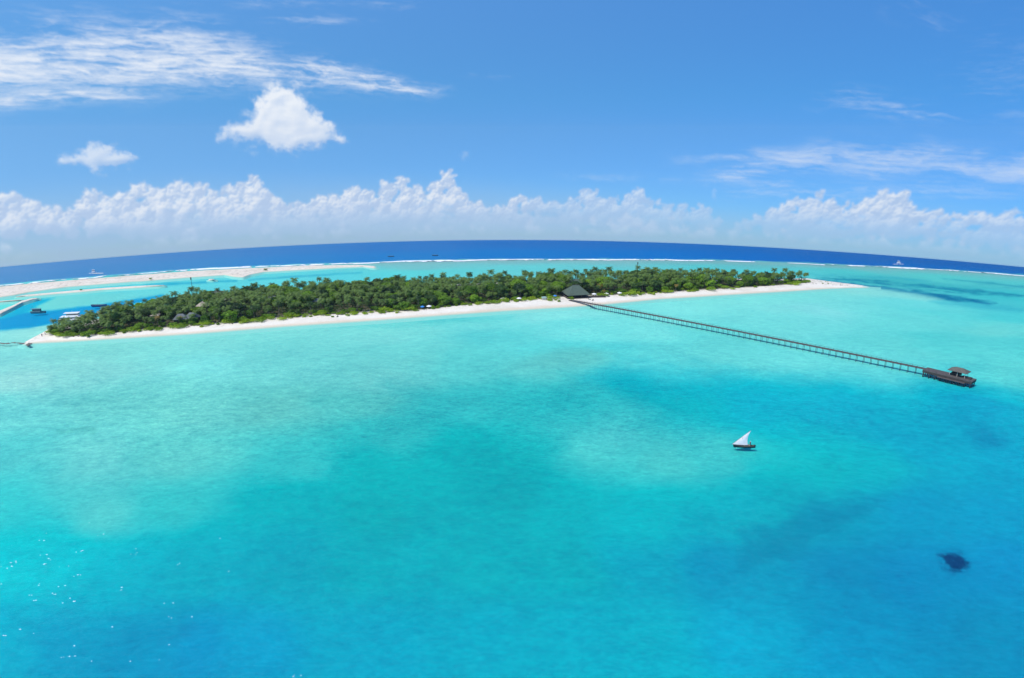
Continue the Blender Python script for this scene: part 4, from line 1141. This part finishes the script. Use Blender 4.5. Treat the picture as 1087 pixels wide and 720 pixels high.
# ------------------------------------------------------------------ jetty
zd = 1.7
A = np.array(G(604.5, 318.2, zd)); B_ = np.array(G(982, 391.4, zd))
L_ = np.linalg.norm((B_ - A)[:2]); dirv = (B_ - A)[:2] / L_; ang = atan2(dirv[1], dirv[0])
print('jetty length', L_)
jet = thing('jetty', 'long narrow timber jetty on piles running from the hall out to deep water', 'jetty', (A[0], A[1], float(surf(A[0], A[1]))), ang)
def jz(t):
    p = A[:2] + dirv * t
    return float(surf(p[0], p[1])) - float(surf(A[0], A[1]))
mb = MB(); nseg = 48
for i in range(nseg):
    t0, t1 = L_ * i / nseg, L_ * (i + 1) / nseg
    z0, z1 = jz(t0) + zd, jz(t1) + zd
    if i == 0: z0 = jz(0) + 1.5
    hw = 1.05
    mb.add([(t0, -hw, z0 - .22), (t1, -hw, z1 - .22), (t1, hw, z1 - .22), (t0, hw, z0 - .22), (t0, -hw, z0), (t1, -hw, z1), (t1, hw, z1), (t0, hw, z0)],
           [(3, 2, 1, 0), (4, 5, 6, 7), (0, 1, 5, 4), (1, 2, 6, 5), (2, 3, 7, 6), (3, 0, 4, 7)])
obj('deck', mb.mesh('deck', M['wood']), jet)
mb = MB()
for i in range(nseg * 2):
    t = L_ * (i + .5) / nseg / 2
    if t < 6: continue
    z = jz(t) + zd
    for s in (-1, 1): mb.box((t, s * 1.0, z + .32), (.09, .09, .62))
for i in range(nseg):
    t0, t1 = L_ * i / nseg, L_ * (i + 1) / nseg
    if t0 < 4: continue
    for s in (-1, 1): mb.tube((t0, s * 1.0, jz(t0) + zd + .62), (t1, s * 1.0, jz(t1) + zd + .62), .045, n=4)
obj('railing', mb.mesh('railing', M['darkwood']), jet)
tr = MB()
for s_ in (-1, 1): tr.tube((0, s_ * .85, -3.4), (0, s_ * .85, -.02), .085, .085, 6)
tr.box((0, 0, -.1), (.2, 2.2, .16))
tr_me = tr.mesh('trestle', M['darkwood'])
nt = 66
for i in range(1, nt + 1):
    t = L_ * i / nt - .3
    if t < 12: continue
    obj('trestle', tr_me, jet, (t, 0, jz(t) + zd - .235))

C_ = np.array(G(1034.5, 403.6, zd))
v = (C_ - B_)[:2]; Lp = np.linalg.norm(v); v /= Lp; ap = atan2(v[1], v[0])
print('platform', Lp)
plat = thing('jetty_platform', 'broad rectangular timber landing platform at the seaward end of the jetty', 'platform', (B_[0] + v[0] * Lp / 2, B_[1] + v[1] * Lp / 2, float(surf(B_[0], B_[1]))), ap)
PW = 5.6
mb = MB(); mb.box((0, 0, zd - .1), (Lp, PW, .25)); obj('deck', mb.mesh('deck', M['wood']), plat)
mb = MB(); mb.box((0, -PW / 2 + .12, zd - .68), (Lp - .1, .18, .9)); mb.box((0, PW / 2 - .12, zd - .68), (Lp - .1, .18, .9)); mb.box((Lp / 2 - .15, 0, zd - .68), (.18, PW - .5, .9)); obj('fascia', mb.mesh('fascia', M['darkwood']), plat)
mb = MB(); mb.box((2, -PW / 2 - .7, .55), (Lp * .55, 1.3, .16)); obj('landing_step', mb.mesh('landing_step', M['wood']), plat)
for i in range(9):
    for s in (-1, 0, 1):
        mb = MB(); mb.tube((-Lp / 2 + .5 + (Lp - 1) * i / 8, s * (PW / 2 - .35), -1.9), (-Lp / 2 + .5 + (Lp - 1) * i / 8, s * (PW / 2 - .35), zd - .24), .2, .2, 6); obj('pile', mb.mesh('pile', M['darkwood'], True), plat)
for i in range(5):
    mb = MB(); mb.tube((-Lp / 2 + 1 + (Lp - 2) * i / 4, -PW / 2 + .2, zd), (-Lp / 2 + 1 + (Lp - 2) * i / 4, -PW / 2 + .2, zd + .7), .12, .1, 6); obj('bollard', mb.mesh('bollard', M['wood']), plat)
mb = MB(); mb.box((Lp / 2 - 3, .6, zd + .32), (3.4, 2.2, .6)); obj('bench', mb.mesh('bench', M['darkwood']), plat)
pc = np.array(G(1017.2, 399.0, zd))
PS = .88
pav = thing('jetty_pavilion', 'open pavilion with brown hipped thatch roof on the jetty end platform', 'pavilion', (pc[0], pc[1], float(surf(pc[0], pc[1])) + zd + .03), ap)
mb = MB(); hip_roof(mb, 7.4, 4.8, 2.7, 1.6, 3.0, .5, .18); obj('roof', mb.mesh('roof', M['thatch']), pav)
for sx in (-1, 0, 1):
    for sy in (-1, 1):
        mb = MB(); mb.box((sx * 3.3, sy * 2.0, 1.28), (.16, .16, 2.5)); obj('post', mb.mesh('post', M['plaster']), pav)
mb = MB(); mb.box((-1.4, .3, .65), (3.4, 1.6, 1.2)); obj('counter', mb.mesh('counter', M['darkwood']), pav)
mb = MB(); mb.box((-1.0, 1.9, 1.1), (3.6, .12, 2.1)); obj('back_panel', mb.mesh('back_panel', M['darkwood']), pav)
pav.scale = (PS, PS, PS)

# ------------------------------------------------------------------ people
def person(name, loc, rz, label, pose, top, bottom, hat=None):
    "skinned figure 1.72 m tall; pose: stand / steer"
    J = {'pel': (0, 0, .93), 'wai': (0, 0, 1.1), 'che': (0, .01, 1.33), 'nek': (0, 0, 1.48), 'hed': (0, -.01, 1.56), 'cro': (0, 0, 1.70)}
    st = .14
    Ed = [('pel', 'wai'), ('wai', 'che'), ('che', 'nek'), ('nek', 'hed'), ('hed', 'cro')]
    Rr = {'pel': .15, 'wai': .12, 'che': .155, 'nek': .055, 'hed': .085, 'cro': .085}
    for s, n_ in ((-1, 'l'), (1, 'r')):
        J['hip' + n_] = (s * .1, 0, .88); J['kne' + n_] = (s * .11, -.03 + s * st * .5, .49); J['ank' + n_] = (s * .11, s * st, .09); J['toe' + n_] = (s * .12, s * st - .17, .04)
        J['sho' + n_] = (s * .19, 0, 1.40)
        if pose == 'steer': J['elb' + n_] = (s * .25, -.14, 1.15); J['wri' + n_] = (s * .2, -.38, 1.12); J['han' + n_] = (s * .19, -.47, 1.12)
        else: J['elb' + n_] = (s * .25, .02, 1.12); J['wri' + n_] = (s * .27, -.07, .88); J['han' + n_] = (s * .27, -.1, .79)
        Ed += [('pel', 'hip' + n_), ('hip' + n_, 'kne' + n_), ('kne' + n_, 'ank' + n_), ('ank' + n_, 'toe' + n_), ('che', 'sho' + n_), ('sho' + n_, 'elb' + n_), ('elb' + n_, 'wri' + n_), ('wri' + n_, 'han' + n_)]
        Rr.update({'hip' + n_: .1, 'kne' + n_: .065, 'ank' + n_: .045, 'toe' + n_: .035, 'sho' + n_: .07, 'elb' + n_: .045, 'wri' + n_: .032, 'han' + n_: .04})
    names = list(J); me = bpy.data.meshes.new('person')
    me.from_pydata([J[k] for k in names], [(names.index(a), names.index(b)) for a, b in Ed], [])
    o = obj(name, me, None, loc, rz); me.materials.append(M['skin'])
    md = o.modifiers.new('skin', 'SKIN'); md.use_smooth_shade = True
    for i, k in enumerate(names):
        me.skin_vertices[0].data[i].radius = (Rr[k], Rr[k]); me.skin_vertices[0].data[i].use_root = (k == 'pel')
    sub = o.modifiers.new('sub', 'SUBSURF'); sub.levels = 1; sub.render_levels = 1
    tag(o, label, 'person')
    def ell(nm, c, r, mat, rings=7, seg=12, z0=-1, z1=1):
        P = []; Fc = []
        for i in range(rings + 1):
            zz = z0 + (z1 - z0) * i / rings; rad = sqrt(max(0.02, 1 - zz * zz))
            for j in range(seg):
                a_ = 2 * pi * j / seg; P.append((c[0] + r[0] * rad * cos(a_), c[1] + r[1] * rad * sin(a_), c[2] + r[2] * zz))
        for i in range(rings):
            for j in range(seg): Fc.append((i * seg + j, i * seg + (j + 1) % seg, (i + 1) * seg + (j + 1) % seg, (i + 1) * seg + j))
        Fc.append(tuple(range(seg))[::-1]); Fc.append(tuple(range(rings * seg, (rings + 1) * seg)))
        m_ = MB(); m_.add(P, Fc); return obj(nm, m_.mesh(nm, mat, True), o)
    ell('shirt', (0, .005, 1.2), (.235, .17, .33), top, z0=-.85, z1=.8)
    ell('shorts', (0, .0, .82), (.22, .17, .26), bottom, z0=-.9, z1=.9)
    ell('hair', (0, .02, 1.66), (.105, .115, .11), hat or M['hair'], z0=-.3, z1=1)
    return o
person('person', G(44.8, 357.6, .7), 0.4, 'person in dark clothes standing on the left sand point, the one nearer the water', 'stand', M['cloth_dark'], M['cloth_dark'])
person('person', G(48.2, 355.8, .85), 2.2, 'person in brick red top standing close to the trees on the left sand point', 'stand', M['cloth_red'], M['cloth_dark'])

# ------------------------------------------------------------------ boats
def hull_mesh(mb, L_, Bm, h, sheer=0.25, keel=-0.25, n=12, stern=.55):
    "open or decked hull pointing along +x"
    rows = []
    for i in range(n + 1):
        t = i / n; x_ = (t - .5) * L_
        wdt = Bm / 2 * (stern + (1 - stern) * sin(pi * min(t * 1.1, .5))) if t < .45 else Bm / 2 * (1 - ((t - .45) / .55) ** 2.2)
        wdt = max(wdt, .03); zt = h + sheer * h * (2 * t - 1) ** 2 * (1.4 if t > .5 else .6)
        rows.append([(x_, -wdt, zt), (x_ * .97, -wdt * .8, h * .35), (x_ * .92, -wdt * .25, keel), (x_ * .92, wdt * .25, keel), (x_ * .97, wdt * .8, h * .35), (x_, wdt, zt)])
    P = [p for r_ in rows for p in r_]; Fc = []
    for i in range(n):
        for j in range(5): Fc.append((i * 6 + j, (i + 1) * 6 + j, (i + 1) * 6 + j + 1, i * 6 + j + 1))
    Fc += [(0, 1, 2, 3, 4, 5), tuple(n * 6 + j for j in (5, 4, 3, 2, 1, 0))]
    mb.add(P, Fc)
    # deck a little below the rail
    dk = []; Fd = []
    for r_ in rows: dk += [(r_[0][0], r_[0][1] * .96, r_[0][2] - .12), (r_[5][0], r_[5][1] * .96, r_[5][2] - .12)]
    for i in range(n): Fd.append((2 * i, 2 * i + 2, 2 * i + 3, 2 * i + 1))
    return dk, Fd

# sailing dhow: stern to the right, bow to the left
q = G(789.5, 474.3, 0.0)
boat = thing('sailing_dhow', 'small dark sailing dhow under one white lateen sail on the turquoise lagoon', 'sailboat', q, radians(176))
mb = MB(); dk, Fd = hull_mesh(mb, 7.0, 1.5, .42, .6, -.35); obj('hull', mb.mesh('hull', M['hull'], True), boat)
mb = MB(); mb.add(dk, Fd); obj('deck', mb.mesh('deck', simple('varnished_planks', (.12, .085, .055), .6)), boat)
mb = MB(); mb.tube((.6, 0, .2), (.5, -.5, 3.2), .07, .05, 6); obj('mast', mb.mesh('mast', M['brush']), boat)
mb = MB(); tack = np.array((3.75, -.1, .75)); peak = np.array((-2.2, -1.5, 5.2)); mb.tube(tack, peak, .06, .035, 6); obj('yard', mb.mesh('yard', M['brush']), boat)
clew = np.array((-1.15, .25, .7)); mb = MB(); nS = 14; Pn = []
for i in range(nS + 1):
    t = i / nS; lead = tack * (1 - t) + peak * t
    # leech: curve from clew up to the peak
    le = clew * (1 - t) ** 1 + peak * t; le = le + np.array((.75, 0, -.15)) * sin(pi * t) * .7
    for j in range(9):
        s = j / 8; p_ = lead * (1 - s) + le * s if i else tack * (1 - s) + clew * s
        p_ = p_ + np.array((0, -1, 0)) * -.3 * sin(pi * s) * sin(pi * min(1, .12 + t * .95)) ; Pn.append(p_)
mb.add(Pn, [(i * 9 + j, i * 9 + j + 1, (i + 1) * 9 + j + 1, (i + 1) * 9 + j) for i in range(nS) for j in range(8)])
so = obj('sail', mb.mesh('sail', M['sail'], True), boat)
for x_ in (0, -1.6):
    mb = MB(); mb.box((x_, 0, .62), (.25, 1.5, .08)); obj('thwart', mb.mesh('thwart', M['brush']), boat)
mb = MB(); mb.box((-3.5, 0, .25), (.5, .06, 1.1)); obj('rudder', mb.mesh('rudder', M['hull']), boat)
person('person', G(796.2, 473.6, .42), radians(-80), 'barefoot sailor in dark clothes and white cap standing at the stern of the sailing dhow', 'steer', M['cloth_dark'], M['cloth_dark'], M['cloth_white'])

def motor(px, py, L_, rz, hull, label, cabin=True, name='motor_boat', sup='white', h=.9, decks=1):
    q = G(px, py, 0.0); t = thing(name, label, 'boat', q, rz)
    mb = MB(); dk, Fd = hull_mesh(mb, L_, L_ * .27, h, .35, -.4); obj('hull', mb.mesh('hull', M[hull], True), t)
    mb = MB(); mb.add(dk, Fd); obj('deck', mb.mesh('deck', M['white' if hull == 'white' else 'wood']), t)
    z_ = h - .1; l_ = L_ * .5; w_ = L_ * .19; x_ = -L_ * .08
    for k in range(decks if cabin else 0):
        mb = MB(); mb.box((x_, 0, z_ + .95), (l_, w_, 1.9), 0, .94); cb_ = obj('cabin', mb.mesh('cabin', M[sup]), t)
        mb = MB(); mb.box((x_, 0, z_ + 1.25), (l_ * .965, w_ * .99, .55)); mb.box((x_, 0, z_ + 1.25), (l_ * .985, w_ * .93, .5)); obj('window', mb.mesh('window', M['glass']), cb_)
        mb = MB(); mb.box((x_ - l_ * .08, 0, z_ + 2.0), (l_ * 1.25, w_ * 1.15, .14)); obj('roof', mb.mesh('roof', M[sup]), t)
        z_ += 2.08; l_ *= .68; w_ *= .85
    mb = MB(); mb.tube((x_, 0, z_ - .1), (x_ - .1, 0, z_ + 1.5), .05, .03, 5); obj('mast', mb.mesh('mast', M[hull]), t)
    return t
motor(82, 341.6, 19, radians(12), 'white', 'large white motor yacht with stacked decks moored behind the palms at the left end', True, 'motor_yacht', h=1.7, decks=2)
motor(41, 332.3, 9.5, radians(8), 'greyhull', 'grey-green boat on the deep blue channel, the left one of two', True, sup='greyhull')
motor(105.5, 325.4, 10.0, radians(6), 'bluehull', 'dark blue boat on the deep blue channel, the right one of two', False, h=1.1)
motor(415, 272.2, 7, radians(3), 'greyhull', 'small dark boat on the open ocean beyond the reef, the left one of two', False, h=.4)
motor(462, 271.2, 7, radians(-4), 'greyhull', 'small dark boat on the open ocean beyond the reef, the right one of two', False, h=.5)
motor(100, 289.6, 4.6, radians(10), 'white', 'white boat with foaming wake on the ocean behind the left sandbank', True)
motor(954, 279.9, 4.6, radians(-12), 'white', 'white boat on the ocean just beyond the reef on the right', True)
def wake(px, py, l_px, seed, label):
    surf_line('boat_wake', [(px, py), (px + l_px, py - .1)], 2.5, .2, seed, .36, .2)
wake(95, 289.9, 16, 700, ''); 
wake(948, 280.3, 12, 720, '')

# ------------------------------------------------------------------ beach furniture
def parasol(px, py, mat, label, group=None, sc_=1.0):
    q = G(px, py, 1.0); t = thing('parasol', label, 'parasol', q)
    mb = MB(); mb.tube((0, 0, 0), (0, 0, 2.5), .04, n=5); obj('pole', mb.mesh('pole', M['brush']), t)
    n_ = 8; r_ = 1.7 * sc_; P = [(0, 0, 2.7)] + [(r_ * cos(2 * pi * i / n_), r_ * sin(2 * pi * i / n_), 2.05) for i in range(n_)] + [(r_ * cos(2 * pi * i / n_), r_ * sin(2 * pi * i / n_), 1.85) for i in range(n_)]
    mb = MB(); mb.add(P, [(0, 1 + i, 1 + (i + 1) % n_) for i in range(n_)] + [(1 + i, 9 + i, 9 + (i + 1) % n_, 1 + (i + 1) % n_) for i in range(n_)]); obj('canopy', mb.mesh('canopy', M[mat]), t)
for a, b, m_, l in [(534, 320.2, 'canvas', 'white parasol on the sand left of the hall, the left one of two'), (551, 319.9, 'canvas', 'white parasol on the sand left of the hall, nearer the hall'),
                    (630.5, 315.2, 'canvas', 'white parasol right beside the hall terrace'), (643.5, 314.9, 'canvas', 'white parasol in the middle of the three right of the hall'), (657.5, 314.0, 'canvas', 'white parasol farthest right of the hall'),
                    (448.5, 329.0, 'blue', 'blue parasol at the beach edge, the left one of two'), (455.5, 328.4, 'canvas', 'pale blue-white parasol beside the blue one at the beach edge'), (589, 317.2, 'blue', 'blue parasol at the left corner of the hall')]:
    parasol(a, b, m_, l, sc_=1.0 if m_ == 'canvas' else .8)
def lounger(px, py, rz, label, group):
    q = G(px, py, 1.0); t = thing('sun_lounger', label, 'sun lounger', q, rz, group)
    mb = MB(); mb.box((0, 0, .32), (1.3, .65, .1)); obj('seat', mb.mesh('seat', M['darkwood']), t)
    mb = MB(); mb.add([(.65, -.32, .3), (.65, .32, .3), (1.15, .32, .8), (1.15, -.32, .8), (.65, -.32, .36), (.65, .32, .36), (1.12, .32, .86), (1.12, -.32, .86)], [(3, 2, 1, 0), (4, 5, 6, 7), (0, 1, 5, 4), (1, 2, 6, 5), (2, 3, 7, 6), (3, 0, 4, 7)]); obj('backrest', mb.mesh('backrest', M['darkwood']), t)
    for sx in (-.55, .6):
        for sy in (-.27, .27):
            mb = MB(); mb.box((sx, sy, .13), (.07, .07, .28)); obj('leg', mb.mesh('leg', M['darkwood']), t)
for a, b, l, g_ in [(78, 357.9, 'left', 'dark sun loungers near the left end'), (84, 357.7, 'left', 'dark sun loungers near the left end'), (199, 348.2, 'l', 'dark sun loungers before the huts'), (213, 347.3, 'l', 'dark sun loungers before the huts'),
                 (247, 344.4, 'm', 'dark sun loungers left of the middle'), (278, 342.2, 'm', 'dark sun loungers left of the middle'), (358, 336.8, 'n', 'dark sun loungers in the middle'),
                 (537, 320.8, 'p', 'dark sun loungers by the white parasols'), (554, 320.4, 'p', 'dark sun loungers by the white parasols'), (626, 318.4, 'r', 'dark sun loungers in front of the terrace'), (629, 319.2, 'r', 'dark sun loungers in front of the terrace'),
                 (634, 316, 'r', 'dark sun loungers in front of the terrace'), (646, 315.6, 'r', 'dark sun loungers in front of the terrace')]:
    lounger(a, b, random.uniform(0, 3), {'left': 'dark sun lounger at the trees near the left end of the beach', 'l': 'dark sun lounger on the sand in front of the grey roofed huts', 'm': 'dark sun lounger on the sand left of the island middle',
            'n': 'single dark sun lounger on the mid-beach sand', 'p': 'dark sun lounger beside a white parasol left of the hall', 'r': 'dark sun lounger on the sand right of the jetty start'}[l], g_)

# rocks of the groyne at the left point, and the boulder line running out of the picture
def rock_mesh(seed):
    g_ = random.Random(seed); P = []; Fc = []; n_ = 7
    for i in range(5):
        zz = i / 4; rad = [1, 1.05, .85, .5, .12][i]
        for j in range(n_):
            a_ = 2 * pi * j / n_; k_ = rad * g_.uniform(.75, 1.2); P.append((k_ * cos(a_), k_ * sin(a_) * .8, zz * .8 * g_.uniform(.85, 1.1)))
    for i in range(4):
        for j in range(n_): Fc.append((i * n_ + j, i * n_ + (j + 1) % n_, (i + 1) * n_ + (j + 1) % n_, (i + 1) * n_ + j))
    Fc += [tuple(range(n_))[::-1], tuple(range(4 * n_, 5 * n_))]
    mb = MB(); mb.add(P, Fc); return mb.mesh('rock', M['rock'])
ROCKS = [rock_mesh(s) for s in range(5)]
def rock(px, py, s, label, group, z=-.25):
    o = obj('rock', random.choice(ROCKS), None, G(px, py, z), random.uniform(0, 6)); o.scale = (s, s, s * .9)
    tag(o, label, 'rock', group)
for k in range(26):
    t = random.random()
    rock(28.5 + 5.5 * t + random.uniform(-1, 1), 367 - 4.5 * t + random.uniform(-.8, .8), random.uniform(.5, .95), 'brown rock in the heap at the tip of the left sand point', 'rock heap at the left sand point')
for k in range(44):
    a = -6 + 34 * k / 44 + random.uniform(-.5, .5)
    rock(a, 364.6 + .5 * sin(a * .3) + random.uniform(-.3, .3), random.uniform(.25, .7), 'low dark rock in the breakwater line running left from the sand point', 'breakwater rocks left of the point')
for k in range(70):
    a = random.uniform(862, 900); t = random.random() ** 1.2; b = (VEG(a) + .6) * (1 - t) + BACK(a) * t
    rock(a, b, random.uniform(.25, .6), 'small grey coral rock strewn on the sand of the right point', 'coral rocks on the right sand point', ZC(a) - .1)
for k in range(60):
    a = random.uniform(90, 600); b = VEG(a) + random.uniform(.5, 2.6)
    o = obj('driftwood', None, None, (0, 0, 0)); bpy.data.objects.remove(o)
    mb = MB(); l_ = random.uniform(.5, 1.3); mb.tube((-l_, 0, .08), (l_ * .3, .1, .16), .1, .07, 5); mb.tube((l_ * .3, .1, .16), (l_, .35, .25), .07, .03, 5)
    o = obj('driftwood', mb.mesh('driftwood', M['brush']), None, G(a, b, .95), random.uniform(0, 3)); tag(o, 'short piece of brown driftwood lying on the upper beach', 'driftwood', 'driftwood on the upper beach')

# sun glints built as small white flecks, some broken crests, lower left of the lagoon
def glint_flecks():
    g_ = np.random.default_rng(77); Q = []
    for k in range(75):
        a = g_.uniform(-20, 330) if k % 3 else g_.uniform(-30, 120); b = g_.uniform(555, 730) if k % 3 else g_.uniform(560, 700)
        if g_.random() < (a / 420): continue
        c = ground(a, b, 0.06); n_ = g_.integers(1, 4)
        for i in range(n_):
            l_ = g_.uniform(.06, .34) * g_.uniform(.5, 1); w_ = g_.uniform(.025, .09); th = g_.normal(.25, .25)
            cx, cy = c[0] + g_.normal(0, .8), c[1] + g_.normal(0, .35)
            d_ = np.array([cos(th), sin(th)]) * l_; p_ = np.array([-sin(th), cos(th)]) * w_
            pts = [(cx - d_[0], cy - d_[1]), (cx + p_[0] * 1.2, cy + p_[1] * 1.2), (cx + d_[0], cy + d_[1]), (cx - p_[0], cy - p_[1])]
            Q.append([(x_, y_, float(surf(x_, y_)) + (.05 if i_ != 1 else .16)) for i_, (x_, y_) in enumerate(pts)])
    return struct(obj('glint_flecks', quads_mesh('glint_flecks', np.array(Q), M['foam'])), 'stuff')
glint_flecks()

# ------------------------------------------------------------------ the air
def haze(density):
    n = N('sea_haze'); v = n.t.nodes.new('ShaderNodeVolumePrincipled')
    v.inputs['Color'].default_value = (0.80, 0.90, 1.0, 1); v.inputs['Density'].default_value = density; v.inputs['Anisotropy'].default_value = 0.3
    n.l(v.outputs[0], n.out.inputs['Volume'])
    mb = MB(); mb.box((0, 0, (H + 30 - 425) / 2), (5400, 5400, H + 30 + 425))
    o = struct(obj('haze', mb.mesh('haze', n.m)), 'stuff')
haze(0.00006)
